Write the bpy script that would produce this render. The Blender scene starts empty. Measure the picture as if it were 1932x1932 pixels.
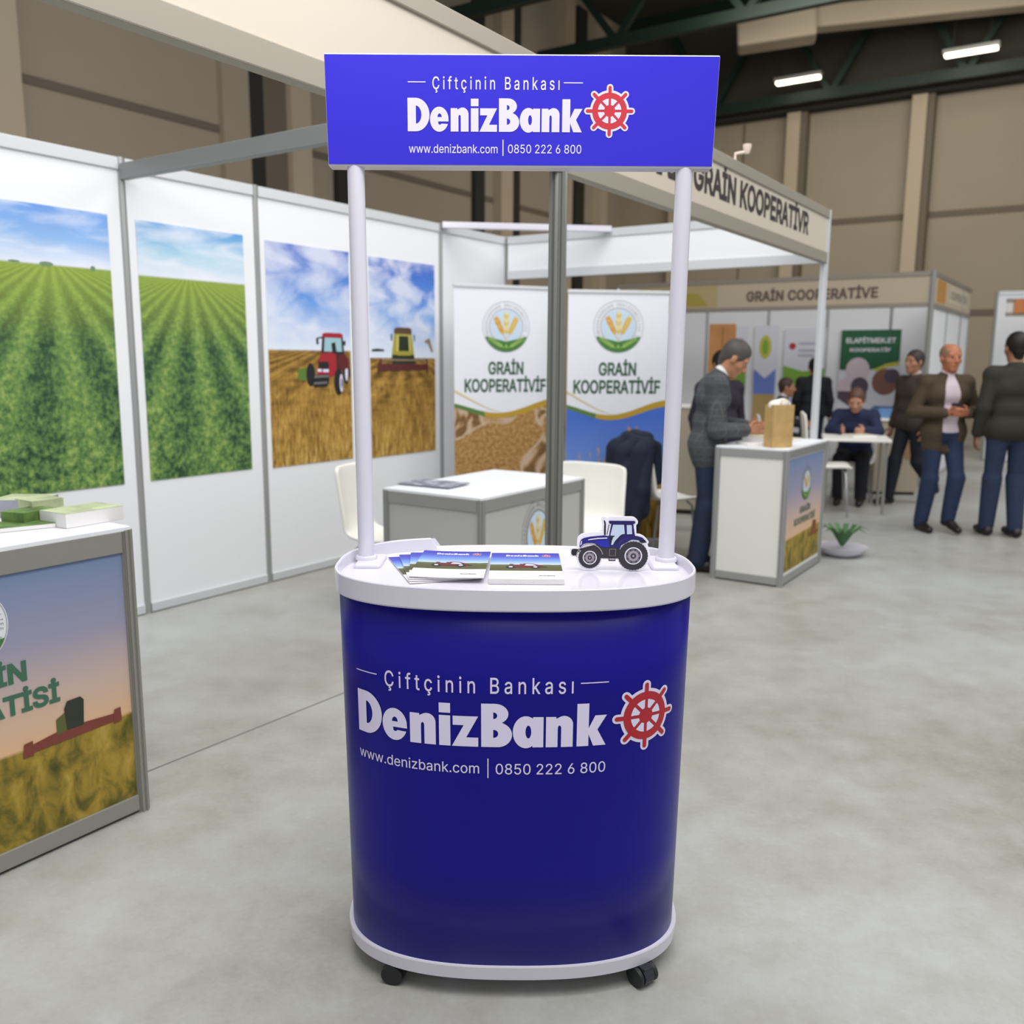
import bpy, bmesh, math, random
import numpy as np
from mathutils import Vector, Matrix
from mathutils.geometry import tessellate_polygon, interpolate_bezier, delaunay_2d_cdt
random.seed(7)
sc = bpy.context.scene
PI = math.pi

# ------------------------------------------------------------------ camera, world, lights, exposure
pitch = math.atan(286/1700); roll = math.radians(.37)
fwd = Vector((0, math.cos(pitch), -math.sin(pitch))); up0 = Vector((0, math.sin(pitch), math.cos(pitch))); rt0 = Vector((1, 0, 0))
rt = rt0*math.cos(roll)+up0*math.sin(roll); upv = -rt0*math.sin(roll)+up0*math.cos(roll)
cd = bpy.data.cameras.new('camera'); cam = bpy.data.objects.new('camera', cd); sc.collection.objects.link(cam)
M = Matrix((rt, upv, -fwd)).transposed().to_4x4(); M.translation = (0, 0, 1.40); cam.matrix_world = M
cd.sensor_width = 36; cd.lens = 36*1700/1932; cd.clip_end = 200; cd.clip_start = .05
cd.dof.use_dof = True; cd.dof.focus_distance = 2.0; cd.dof.aperture_fstop = 3.4
sc.camera = cam

def lin(c):
    if isinstance(c, str): c = [int(c[i:i+2], 16)/255 for i in (0, 2, 4)]
    return tuple(x/12.92 if x <= .04045 else ((x+.055)/1.055)**2.4 for x in c[:3])+(1,)

w = bpy.data.worlds.new('world'); sc.world = w; w.use_nodes = True
w.node_tree.nodes['Background'].inputs[0].default_value = (.93, .95, 1, 1)
w.node_tree.nodes['Background'].inputs[1].default_value = .54

def area(name, loc, target, sx, sy, power, col=(1, .98, .96)):
    l = bpy.data.lights.new(name, 'AREA'); l.shape = 'RECTANGLE'; l.size = sx; l.size_y = sy; l.energy = power; l.color = col
    o = bpy.data.objects.new(name, l); sc.collection.objects.link(o); o.location = loc
    o.rotation_euler = (Vector(target)-Vector(loc)).to_track_quat('-Z', 'Y').to_euler(); return o
area('hall_light_front', (1.5, .2, 6.0), (.6, 3.0, 0), 5, 3, 230)
area('hall_light_aisle', (6.5, 6.5, 6.2), (5, 8.5, 0), 5, 4, 260)
area('hall_light_booth', (-.2, 4.2, 6.2), (-.6, 5.6, .8), 3, 3, 185)
area('hall_light_far', (5.5, 14.5, 7.0), (6.5, 18, 3), 6, 2, 230, (1, .95, .86))
area('booth_flood_left', (-.2, 1.2, 3.2), (-1.8, 5.3, 1.2), 1.6, .6, 26, (1, .99, 1))
sc.view_settings.view_transform = 'Standard'; sc.view_settings.look = 'None'
sc.view_settings.exposure = 0; sc.view_settings.gamma = 1; sc.view_settings.use_curve_mapping = False

# ------------------------------------------------------------------ helpers
def new_mat(name):
    m = bpy.data.materials.new(name); m.use_nodes = True
    return m, m.node_tree, m.node_tree.nodes['Principled BSDF']
MATS = {}
def mat(name, col, rough=.5, metal=0, spec=.5, emit=0, noise=0, nscale=8, coat=0, bump=0):
    if name in MATS: return MATS[name]
    m, nt, b = new_mat(name); c = lin(col)
    b.inputs['Base Color'].default_value = c; b.inputs['Roughness'].default_value = rough
    b.inputs['Metallic'].default_value = metal; b.inputs['Specular IOR Level'].default_value = spec
    if coat: b.inputs['Coat Weight'].default_value = coat; b.inputs['Coat Roughness'].default_value = .08
    if emit: b.inputs['Emission Color'].default_value = c; b.inputs['Emission Strength'].default_value = emit
    g = G(nt); n = g.noise(g.obj, nscale, 4)
    if noise:
        k = g.ramp(n, [(.3, tuple(x*(1-noise) for x in c[:3])+(1,)), (.7, tuple(min(1, x*(1+noise)) for x in c[:3])+(1,))], raw=True)
        nt.links.new(k, b.inputs['Base Color'])
    else:
        r = g.lerp(n, max(0, rough-.03), min(1, rough+.03)); nt.links.new(r.s, b.inputs['Roughness'])
    if bump:
        bn = nt.nodes.new('ShaderNodeBump'); bn.inputs['Strength'].default_value = bump; bn.inputs['Distance'].default_value = .01
        nt.links.new(n.s, bn.inputs['Height']); nt.links.new(bn.outputs[0], b.inputs['Normal'])
    MATS[name] = m; return m

class V_:                                   # a value socket with arithmetic
    def __init__(s, g, k): s.g = g; s.s = k
    def op(s, o, f, rev=False):
        n = s.g.nt.nodes.new('ShaderNodeMath'); n.operation = f
        a, b = (o, s) if rev else (s, o)
        for i, q in enumerate((a, b)):
            if q is None: continue
            if isinstance(q, V_): s.g.nt.links.new(q.s, n.inputs[i])
            else: n.inputs[i].default_value = q
        return V_(s.g, n.outputs[0])
    def __add__(s, o): return s.op(o, 'ADD')
    def __sub__(s, o): return s.op(o, 'SUBTRACT')
    def __rsub__(s, o): return s.op(o, 'SUBTRACT', True)
    def __mul__(s, o): return s.op(o, 'MULTIPLY')
    def __truediv__(s, o): return s.op(o, 'DIVIDE')
    def __rtruediv__(s, o): return s.op(o, 'DIVIDE', True)
    __radd__ = __add__; __rmul__ = __mul__
    def f(s, name, o=None): return s.op(o, name)
class G:
    def __init__(g, nt):
        g.nt = nt; tc = nt.nodes.new('ShaderNodeTexCoord'); g.obj = tc.outputs['Object']; sp = nt.nodes.new('ShaderNodeSeparateXYZ')
        nt.links.new(g.obj, sp.inputs[0]); g.x, g.y, g.z = (V_(g, o) for o in sp.outputs)
    def vec(g, x, y, z=0):
        n = g.nt.nodes.new('ShaderNodeCombineXYZ')
        for i, q in enumerate((x, y, z)):
            if isinstance(q, V_): g.nt.links.new(q.s, n.inputs[i])
            else: n.inputs[i].default_value = q
        return n.outputs[0]
    def noise(g, v, scale, detail=3, rough=.55, dist=0):
        n = g.nt.nodes.new('ShaderNodeTexNoise'); g.nt.links.new(v, n.inputs['Vector'])
        n.inputs['Scale'].default_value = scale; n.inputs['Detail'].default_value = detail; n.inputs['Roughness'].default_value = rough; n.inputs['Distortion'].default_value = dist
        return V_(g, n.outputs[0])
    def ramp(g, v, stops, raw=False):
        n = g.nt.nodes.new('ShaderNodeValToRGB'); g.nt.links.new(v.s, n.inputs[0]); cr = n.color_ramp
        while len(cr.elements) < len(stops): cr.elements.new(.5)
        for e, (p, c) in zip(cr.elements, stops): e.position = p; e.color = c if raw else lin(c)
        return n.outputs[0]
    def mix(g, f, a, b):
        n = g.nt.nodes.new('ShaderNodeMix'); n.data_type = 'RGBA'
        if isinstance(f, V_): g.nt.links.new(f.s, n.inputs[0])
        else: n.inputs[0].default_value = f
        for k, q in ((6, a), (7, b)):
            if isinstance(q, (str, tuple)): n.inputs[k].default_value = lin(q)
            else: g.nt.links.new(q, n.inputs[k])
        return n.outputs[2]
    def lerp(g, v, a, b): return v*(b-a)+a
    def step(g, v, e, soft=.01):            # 0 below e, 1 above
        n = g.nt.nodes.new('ShaderNodeMapRange'); n.clamp = True; g.nt.links.new(v.s, n.inputs[0])
        n.inputs[1].default_value = e-soft; n.inputs[2].default_value = e+soft; return V_(g, n.outputs[0])

class MB:                                   # collects polygons, links them as ONE mesh object
    def __init__(s): s.v = []; s.f = []; s.m = []; s.q = 0
    def add(s, vs, fs, mi=0):
        k = len(s.v); s.v += [tuple(v) for v in vs]; s.f += [tuple(i+k for i in f) for f in fs]; s.m += [mi]*len(fs); return s
    def box(s, lo, hi, mi=0, R=None, c=None):
        x0, y0, z0 = lo; x1, y1, z1 = hi
        vs = [Vector(p) for p in ((x0, y0, z0), (x1, y0, z0), (x1, y1, z0), (x0, y1, z0), (x0, y0, z1), (x1, y0, z1), (x1, y1, z1), (x0, y1, z1))]
        if R is not None: vs = [R @ v for v in vs]
        if c is not None: vs = [v+Vector(c) for v in vs]
        return s.add(vs, [(0, 3, 2, 1), (4, 5, 6, 7), (0, 1, 5, 4), (1, 2, 6, 5), (2, 3, 7, 6), (3, 0, 4, 7)], mi)
    def bar(s, a, b, w, h, mi=0):
        a, b = Vector(a), Vector(b); d = (b-a).normalized(); u = Vector((0, 0, 1)) if abs(d.z) < .95 else Vector((1, 0, 0))
        r = d.cross(u).normalized(); u = r.cross(d)
        vs = [p+r*i*w/2+u*j*h/2 for p in (a, b) for i, j in ((-1, -1), (1, -1), (1, 1), (-1, 1))]
        return s.add(vs, [(0, 1, 2, 3), (7, 6, 5, 4), (0, 4, 5, 1), (1, 5, 6, 2), (2, 6, 7, 3), (3, 7, 4, 0)], mi)
    def tube(s, pts, r, n=12, mi=0, cap=True):
        pts = [Vector(p) for p in pts]; rs = r if isinstance(r, (list, tuple)) else [r]*len(pts); vs = []; pr = None
        for i, p in enumerate(pts):
            d = (pts[min(i+1, len(pts)-1)]-pts[max(i-1, 0)]).normalized()
            if pr is None: pr = d.orthogonal().normalized()
            pr = (pr-d*pr.dot(d)).normalized(); q = d.cross(pr)
            vs += [p+(pr*math.cos(2*PI*k/n)+q*math.sin(2*PI*k/n))*rs[i] for k in range(n)]
        fs = [(i*n+k, i*n+(k+1) % n, (i+1)*n+(k+1) % n, (i+1)*n+k) for i in range(len(pts)-1) for k in range(n)]
        if cap: fs += [tuple(range(n))[::-1], tuple((len(pts)-1)*n+k for k in range(n))]
        return s.add(vs, fs, mi)
    def lathe(s, prof, c=(0, 0, 0), n=32, mi=0, axis='z'):
        vs = []
        for r, z in prof:
            for k in range(n):
                a = 2*PI*k/n; p = (r*math.cos(a), r*math.sin(a), z)
                if axis == 'x': p = (p[2], p[0], p[1])
                if axis == 'y': p = (p[0], p[2], p[1])
                vs.append(Vector(p)+Vector(c))
        fs = [(i*n+k, i*n+(k+1) % n, (i+1)*n+(k+1) % n, (i+1)*n+k) for i in range(len(prof)-1) for k in range(n)]
        fs += [tuple(range(n))[::-1], tuple((len(prof)-1)*n+k for k in range(n))]
        return s.add(vs, fs, mi)
    def prism(s, poly, f, t0, t1, mi=0):    # closed outline extruded between two depths, f(x, y, t) -> 3D
        n = len(poly); vs = [f(x, y, t) for t in (t0, t1) for x, y in poly]
        return s.add(vs, [tuple(range(n)), tuple(range(2*n-1, n-1, -1))]+[(k, n+k, n+(k+1) % n, (k+1) % n) for k in range(n)], mi)
    def flat(s, poly, f, layer, mi=0):
        s.q = (s.q+1) % 24; layer += s.q*.035            # overlapping prints never share one plane
        return s.add([f(x, y, layer) for x, y in poly], [tuple(range(len(poly)))], mi)
    def build(s, name, mats, parent=None, smooth=False, bevel=0, loc=None, seg=2, rot=None):
        me = bpy.data.meshes.new(name); me.from_pydata([tuple(v) for v in s.v], [], s.f)
        for m in (mats if isinstance(mats, (list, tuple)) else [mats]): me.materials.append(m)
        if len(me.materials) > 1: me.polygons.foreach_set('material_index', s.m)
        me.update(); b = bmesh.new(); b.from_mesh(me); bmesh.ops.recalc_face_normals(b, faces=b.faces)
        bmesh.ops.triangulate(b, faces=[f for f in b.faces if len(f.verts) > 4]); b.to_mesh(me); b.free()
        o = bpy.data.objects.new(name, me); sc.collection.objects.link(o)
        if parent: o.parent = parent
        if loc is not None: o.location = loc
        if rot is not None: o.rotation_euler = rot
        if smooth:
            me.polygons.foreach_set('use_smooth', [True]*len(me.polygons)); me.set_sharp_from_angle(angle=math.radians(smooth if smooth is not True else 40))
        if bevel:
            md = o.modifiers.new('edge', 'BEVEL'); md.width = bevel; md.segments = seg; md.limit_method = 'ANGLE'
        return o
def tag(o, label=None, cat=None, group=None, kind=None):
    for k, q in (('label', label), ('category', cat), ('group', group), ('kind', kind)):
        if q: o[k] = q
    return o
def thing(name, label, cat, loc=(0, 0, 0), rz=0, group=None):
    o = bpy.data.objects.new(name, None); o.empty_display_size = .1; sc.collection.objects.link(o); o.location = loc; o.rotation_euler = (0, 0, rz)
    return tag(o, label, cat, group)
def copy_thing(root, loc, rz, label):
    r = root.copy(); sc.collection.objects.link(r); r.location = loc; r.rotation_euler = (0, 0, rz); r['label'] = label
    for ch in list(root.children):
        c = ch.copy(); sc.collection.objects.link(c); c.parent = r
        for g2 in list(ch.children):
            d = g2.copy(); sc.collection.objects.link(d); d.parent = c
    return r

# flat lettering from Blender's own font, as 2D triangles
import os
try: FONT = bpy.data.fonts.load(os.path.join(bpy.utils.system_resource('DATAFILES'), 'fonts', 'Inter.woff2'))   # Blender's own interface font
except Exception: FONT = None
_tc = {}
def _contours(s, space):
    cu = bpy.data.curves.new('t', 'FONT'); cu.body = s
    if FONT: cu.font = FONT
    cu.space_character = space; o = bpy.data.objects.new('t', cu); sc.collection.objects.link(o)
    dg = bpy.context.evaluated_depsgraph_get(); cv = o.to_curve(dg); out = []
    for sp in cv.splines:
        pts = []
        if sp.type == 'BEZIER':
            bp_ = sp.bezier_points; n = len(bp_)
            for k in range(n):
                a, b = bp_[k], bp_[(k+1) % n]; L = (b.co-a.co).length
                straight = (a.handle_right-a.co).cross(b.co-a.co).length < 1e-4*L and (b.handle_left-b.co).cross(b.co-a.co).length < 1e-4*L
                for p in ([a.co] if straight else interpolate_bezier(a.co, a.handle_right, b.handle_left, b.co, 6)[:-1]): pts.append((p[0], p[1]))
        else: pts = [(p.co[0], p.co[1]) for p in sp.points]
        q = [p for k, p in enumerate(pts) if math.hypot(p[0]-pts[k-1][0], p[1]-pts[k-1][1]) > 1e-5]
        if len(q) > 2: out.append(q)
    o.to_curve_clear(); bpy.data.objects.remove(o); bpy.data.curves.remove(cu); return out
def _area(p): return sum(p[k-1][0]*p[k][1]-p[k][0]*p[k-1][1] for k in range(len(p)))/2
def _wind(q, loops_):
    x, y = q; w_ = 0
    for p in loops_:
        for k in range(len(p)):
            (x0, y0), (x1, y1) = p[k-1], p[k]
            if (y0 > y) != (y1 > y) and x < (x1-x0)*(y-y0)/(y1-y0)+x0: w_ += 1 if y1 > y0 else -1
    return w_
def _grow(p, d):                            # outline moved outwards by d (outwards = right of travel for a ccw loop)
    out = []; n = len(p)
    for k in range(n):
        a, b, c = p[k-1], p[k], p[(k+1) % n]; l1 = math.hypot(b[0]-a[0], b[1]-a[1]); l2 = math.hypot(c[0]-b[0], c[1]-b[1])
        n1 = ((b[1]-a[1])/l1, -(b[0]-a[0])/l1); n2 = ((c[1]-b[1])/l2, -(c[0]-b[0])/l2); mx, my = n1[0]+n2[0], n1[1]+n2[1]; q = max(.35, (mx*mx+my*my)/2)
        out.append((b[0]+mx*d/q, b[1]+my*d/q))
    return out
def _text(s, off, space):                   # (x, y, 0) vertices and triangles, filled by the non-zero winding rule
    k = (s, off, space)
    if k not in _tc:
        cs = _contours(s, space); big = max(cs, key=lambda p: abs(_area(p))); sg = 1 if _area(big) > 0 else -1
        lp = [_grow(c, off*sg) if off else c for c in cs]; vv = []; ee = []
        for l in lp:
            b0 = len(vv); vv += [Vector(p) for p in l]; ee += [(b0+i, b0+(i+1) % len(l)) for i in range(len(l))]
        ov, _e, of = delaunay_2d_cdt(vv, ee, [], 0, 1e-6)[:3]; V = [(v.x, v.y, 0) for v in ov]; Fc = []
        bbs = [(min(p[0] for p in l), max(p[0] for p in l)) for l in lp]
        for t in of:
            cx_ = sum(V[i][0] for i in t)/3; cy_ = sum(V[i][1] for i in t)/3
            if _wind((cx_, cy_), [l for l, b_ in zip(lp, bbs) if b_[0] <= cx_ <= b_[1]]) != 0: Fc.append(tuple(t))
        used = sorted({i for t in Fc for i in t}); mp = {o_: n_ for n_, o_ in enumerate(used)}; V = [V[i] for i in used]; Fc = [tuple(mp[i] for i in t) for t in Fc]
        _tc[k] = (V, Fc)
    return _tc[k]
CAP = max(v[1] for v in _text('H', 0, 1)[0])
def text2d(s, x0, x1, y0, h, off=0, space=1.0):
    vs, fs = _text(s, off, space)
    a = min(v[0] for v in vs); b = max(v[0] for v in vs); k = (x1-x0)/(b-a); q = h/(CAP+2*off)
    return [(x0+(x-a)*k, y0+(y+off)*q, z) for x, y, z in vs], fs
def put_text(mb, f, layer, mi, *a, cut=0, **kw):
    vs, fs = text2d(*a, **kw)
    if cut:
        b = bmesh.new(); bv = [b.verts.new((x, y, z*1e-6)) for x, y, z in vs]
        for q in fs:
            try: b.faces.new([bv[i] for i in q])
            except ValueError: pass
        x = min(v[0] for v in vs)
        while x < max(v[0] for v in vs):
            bmesh.ops.bisect_plane(b, geom=b.verts[:]+b.edges[:]+b.faces[:], plane_co=(x, 0, 0), plane_no=(1, 0, 0)); x += cut
        b.verts.index_update(); vs = [(v.co.x, v.co.y, v.co.z*1e6) for v in b.verts]; fs = [tuple(v.index for v in q.verts) for q in b.faces]; b.free()
    mb.add([f(x, y, layer+z*.8) for x, y, z in vs], fs, mi)
def circ(cx, cy, r, n=40, a0=0, a1=2*PI, ry=None):
    full = abs(a1-a0-2*PI) < 1e-6
    return [(cx+r*math.cos(a0+(a1-a0)*k/(n if full else n-1)), cy+(ry or r)*math.sin(a0+(a1-a0)*k/(n if full else n-1))) for k in range(n)]
def capsule2(x0, y0, x1, y1, r, n=8):
    a = math.atan2(y1-y0, x1-x0)
    return circ(x1, y1, r, n, a-PI/2, a+PI/2)+circ(x0, y0, r, n, a+PI/2, a+3*PI/2)
def ring(mb, f, layer, mi, cx, cy, r0, r1, n=48, a0=0, a1=2*PI):
    for k in range(n):
        t0 = a0+(a1-a0)*k/n; t1 = a0+(a1-a0)*(k+1)/n
        mb.flat([(cx+r*math.cos(t), cy+r*math.sin(t)) for r, t in ((r0, t0), (r1, t0), (r1, t1), (r0, t1))], f, layer, mi)
def fine_poly(poly, cut):                   # polygon cut into narrow strips so it can bend
    b = bmesh.new(); b.faces.new([b.verts.new((x, y, 0)) for x, y in poly]); x = min(p[0] for p in poly)+cut
    while x < max(p[0] for p in poly):
        bmesh.ops.bisect_plane(b, geom=b.verts[:]+b.edges[:]+b.faces[:], plane_co=(x, 0, 0), plane_no=(1, 0, 0)); x += cut
    b.verts.index_update(); r = ([(v.co.x, v.co.y) for v in b.verts], [tuple(v.index for v in q.verts) for q in b.faces]); b.free(); return r
def put_poly(mb, f, layer, mi, poly, cut=.01):
    vs, fs = fine_poly(poly, cut); mb.q = (mb.q+1) % 24; layer += mb.q*.035; mb.add([f(x, y, layer) for x, y in vs], fs, mi)

# heavy geometric capitals and lower case of the brand lettering, drawn as outlines (cap height 1)
from mathutils.geometry import tessellate_polygon
def _arc(cx, cy, rx, ry, a0, a1, n=14): return [(cx+rx*math.cos(math.radians(a0+(a1-a0)*k/n)), cy+ry*math.sin(math.radians(a0+(a1-a0)*k/n))) for k in range(n+1)]
def _n(x): return ([(x, 0), (x, .70), (x+.20, .70), (x+.205, .655)]+_arc(x+.36, .52, .18, .20, 120, 0, 10)+[(x+.54, 0), (x+.305, 0), (x+.305, .42)]+_arc(x+.27, .43, .035, .07, 0, 180, 8)+[(x+.235, 0)], [])
GLYPHS = [([(0, 0), (0, 1), (.24, 1)]+_arc(.24, .5, .42, .5, 90, -90, 26), [[(.25, .23), (.25, .77)]+_arc(.25, .5, .165, .27, 80, -80, 14)]),
    (_arc(.955, .365, .28, .375, -22, -349, 40)+[(1.235, .30), (.92, .30), (.93, .215), (.985, .20), (1.02, .235)], [_arc(.965, .43, .065, .11, 0, 180, 10)]),
    _n(1.30), ([(1.91, 0), (1.91, .70), (2.14, .70), (2.14, 0)], []), ([(1.91, .76), (1.91, .985), (2.14, .985), (2.14, .76)], []),
    ([(2.19, .70), (2.70, .70), (2.46, .21), (2.70, .21), (2.70, 0), (2.17, 0), (2.41, .49), (2.19, .49)], []),
    ([(2.76, 0), (2.76, 1), (3.02, 1)]+_arc(3.03, .765, .27, .235, 90, -58, 14)+_arc(3.09, .285, .285, .285, 62, -90, 16)+[(3.0, 0)], [[(3.0, .65), (3.0, .80)]+_arc(3.01, .725, .07, .075, 80, -80, 8), [(3.0, .215), (3.0, .40)]+_arc(3.01, .3075, .09, .0925, 80, -80, 8)]),
    ([(4.0, 0), (4.0, .70), (3.79, .70), (3.79, .665)]+_arc(3.65, .35, .26, .37, 62, 298, 30)+[(3.785, .04), (3.785, 0)], [_arc(3.70, .355, .058, .15, 0, 345, 18)]),
    _n(4.05), ([(4.67, 0), (4.67, .985), (4.91, .985), (4.91, .41), (5.04, .70), (5.28, .70), (5.09, .37), (5.27, 0), (5.01, 0), (4.91, .27), (4.91, 0)], [])]
def brand(mb, f, layer, mi, x0, x1, y0, h, cut=0):
    k = (x1-x0)/5.28
    for out, holes in GLYPHS:
        loops_ = [[Vector((x0+x*k, y0+y*h, 0)) for x, y in l] for l in [out]+holes]; allv = [v for l in loops_ for v in l]
        b = bmesh.new(); bv = [b.verts.new(v) for v in allv]
        for t in tessellate_polygon(loops_):
            try: b.faces.new([bv[i] for i in t])
            except ValueError: pass
        if cut:
            x = min(v.x for v in allv)+cut
            while x < max(v.x for v in allv):
                bmesh.ops.bisect_plane(b, geom=b.verts[:]+b.edges[:]+b.faces[:], plane_co=(x, 0, 0), plane_no=(1, 0, 0)); x += cut
        b.verts.index_update(); mb.add([f(v.co.x, v.co.y, layer) for v in b.verts], [tuple(v.index for v in q.verts) for q in b.faces], mi); b.free()

# ---------------------------------------------------------------- signed-distance bodies -> one continuous mesh
def sdf_mesh(name, prims, res, m, parent, subs=(), scale=1.0):
    P = []
    for p in prims:
        if p[0] == 'c': a, b = np.array(p[1], float), np.array(p[2], float); R = max(p[3], p[4]); lo, hi = np.minimum(a, b)-R, np.maximum(a, b)+R
        else: a = np.array(p[1], float); R = max(p[2]); lo, hi = a-R, a+R
        P.append((p, lo, hi))
    LO = np.min([q[1] for q in P], 0)-3*res; HI = np.max([q[2] for q in P], 0)+3*res
    n = np.ceil((HI-LO)/res).astype(int)+1; F = np.full(n, .06, np.float32)
    def ev(p, i0, i1):
        X, Y, Z = np.meshgrid(*[LO[k]+res*np.arange(i0[k], i1[k]) for k in range(3)], indexing='ij', sparse=True)
        if p[0] == 'c':
            a, b = np.array(p[1], float), np.array(p[2], float); d = b-a; L = max(d@d, 1e-9)
            h = np.clip(((X-a[0])*d[0]+(Y-a[1])*d[1]+(Z-a[2])*d[2])/L, 0, 1)
            return np.sqrt((X-a[0]-h*d[0])**2+(Y-a[1]-h*d[1])**2+(Z-a[2]-h*d[2])**2)-(p[3]+(p[4]-p[3])*h)
        c, r = np.array(p[1], float), np.array(p[2], float); Rm = np.eye(3) if len(p) < 5 or p[4] is None else np.array(p[4])
        dx, dy, dz = X-c[0], Y-c[1], Z-c[2]; q = [dx*Rm[0][k]+dy*Rm[1][k]+dz*Rm[2][k] for k in range(3)]
        k0 = np.sqrt(sum((q[i]/r[i])**2 for i in range(3))); k1 = np.sqrt(sum((q[i]/r[i]**2)**2 for i in range(3)))+1e-9
        return k0*(k0-1)/k1
    for p, lo, hi in P:
        k = (p[5] if len(p) > 5 else .02) if p[0] == 'c' else (p[3] if len(p) > 3 else .02)
        i0 = np.maximum(((lo-LO-k)/res).astype(int)-2, 0); i1 = np.minimum(((hi-LO+k)/res).astype(int)+3, n)
        s = tuple(slice(a, b) for a, b in zip(i0, i1)); d = ev(p, i0, i1); A = F[s]
        h = np.maximum(k-np.abs(A-d), 0)/k; F[s] = np.minimum(A, d)-h*h*k*.25
    for p in subs:
        d = ev(p, (0, 0, 0), n); k = .01; h = np.maximum(k-np.abs(F+d), 0)/k; F = np.maximum(F, -d)+h*h*k*.25
    S = F < 0; acc = np.zeros(tuple(n-1)+(3,)); cnt = np.zeros(tuple(n-1)); quads = []
    idx = np.full(tuple(n-1), -1)
    edges = []
    for ax in range(3):
        s0 = [slice(None)]*3; s1 = [slice(None)]*3; s0[ax] = slice(0, -1); s1[ax] = slice(1, None)
        E = np.argwhere(S[tuple(s0)] != S[tuple(s1)]); 
        E1 = E.copy(); E1[:, ax] += 1
        f0 = F[tuple(E.T)]; f1 = F[tuple(E1.T)]; t = f0/(f0-f1); pos = E.astype(float); pos[:, ax] += t
        b, c = (ax+1) % 3, (ax+2) % 3; nb = []
        for db, dc in ((0, 0), (-1, 0), (-1, -1), (0, -1)):
            C = E.copy(); C[:, b] += db; C[:, c] += dc; nb.append(C)
            np.add.at(acc, tuple(C.T), pos); np.add.at(cnt, tuple(C.T), 1)
        edges.append((nb, S[tuple(E.T)]))
    act = np.argwhere(cnt > 0); idx[tuple(act.T)] = np.arange(len(act))
    vs = (acc[tuple(act.T)]/cnt[tuple(act.T)][:, None]*res+LO)*scale; fs = []
    for nb, sg in edges:
        q = np.stack([idx[tuple(C.T)] for C in nb], 1); q[~sg] = q[~sg][:, ::-1]; fs.append(q)
    fs = np.concatenate(fs); me = bpy.data.meshes.new(name); me.from_pydata(vs.tolist(), [], fs.tolist()); me.materials.append(m)
    me.polygons.foreach_set('use_smooth', [True]*len(me.polygons)); me.update()
    o = bpy.data.objects.new(name, me); sc.collection.objects.link(o); o.parent = parent; return o

# ---------------------------------------------------------------- common materials
alu = mat('brushed_aluminium', 'a9aaa9', .38, .55)
alu_d = mat('aluminium_satin', '9b9b97', .45, .35)
alu_w = mat('light_aluminium', 'd2d5d8', .45, .2)
white_p = mat('white_panel', 'e9ebee', .55, 0, .3)
white_g = mat('glossy_white', 'd8d6e1', .16, 0, .5)
white_l = mat('print_white', 'e2dcf5', .4)
blue_b = mat('shaded_blue_print', '0e0784', .32, 0, .25)  # body blue kept darker: its weaker light is put into the colour
red_p = mat('signal_red_print', 'b01f2c', .4)
black = mat('black_plastic', '17191c', .5)
grey_p = mat('warm_grey_panel', 'b6b6b2', .6)
cream = mat('cream_shell', 'f1f0e8', .45)
steel = mat('steel_leg', '9a9c9c', .3, .8)
dgreen = mat('deep_green_print', '2c5f3d', .6)
beige_f = mat('cream_fascia', 'cfc6b6', .6)
dark_t = mat('dark_brown_letters', '352d2b', .6)

# ---------------------------------------------------------------- the hall
ANG = math.atan2(.832, .555); W0 = Vector((-2.02, 4.85, 0))
UU = Vector((.555, .832, 0)); VV = Vector((.832, -.555, 0))
def bp(s, n, z=0): return W0+UU*s+VV*n+Vector((0, 0, z))

def floor_mat():
    m, nt, b = new_mat('concrete_floor'); g = G(nt)
    n1 = g.noise(g.obj, .55, 3, .5); n2 = g.noise(g.obj, 5, 6, .7); n3 = g.noise(g.obj, 60, 3)  # broadest noise also stands for soft shadow patches, put into the colour
    c = g.ramp(n1*.62+n2*.3+n3*.08, [(.36, '8a8880'), (.47, '9f9e97'), (.56, 'abadaa'), (.66, 'b4b8b6')])
    nt.links.new(c, b.inputs['Base Color']); r = g.lerp(n2, .28, .5); nt.links.new(r.s, b.inputs['Roughness'])
    b.inputs['Specular IOR Level'].default_value = .4; return m
F = MB(); F.box((-14, -8, -.1), (30, 34, 0)); tag(F.build('floor', floor_mat()), kind='structure')
seam = MB(); a = Vector((-1.16, 3.02, .0008)); d = (Vector((-.62, 3.78, .0008))-a); seam.bar(a-d*3, a+d*1.25, .006, .0016)
tag(seam.build('trim_1', mat('floor_joint', '6f6e69', .8)), kind='structure')

hall_b = mat('hall_wall_beige', 'a09480', .7, noise=.04, nscale=.6)
hall_s = mat('hall_seam', '6d6252', .7)
hall_c = mat('hall_column_cream', 'b8a890', .6)
dark_m = mat('dark_recess', '2b2822', .8); gtruss = mat('truss_green', '10261c', .55); roof_m = mat('roof_sheet', '3d3a30', .8, noise=.1, nscale=.8)
duct_m = mat('duct_cream', 'a89b86', .6)
def hb(name, parts, kind='structure'):      # boxes in hall axes: (s0, s1, y0, y1, z0, z1, material index)
    b = MB()
    for s0, s1, y0, y1, z0, z1, mi in parts: b.box((s0, y0, z0), (s1, y1, z1), mi)
    return tag(b.build(name, [hall_b, hall_s, hall_c, dark_m, gtruss, roof_m, duct_m], loc=W0, rot=(0, 0, ANG)), kind=kind)
lw = [(-8, 17.6, 6, 6.2, 0, 9, 0)]
for z in (2.2, 4.43, 6.6): lw.append((-8, 17.5, 5.985, 6, z-.05, z+.05, 1))
hb('wall_left', lw)
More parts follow.
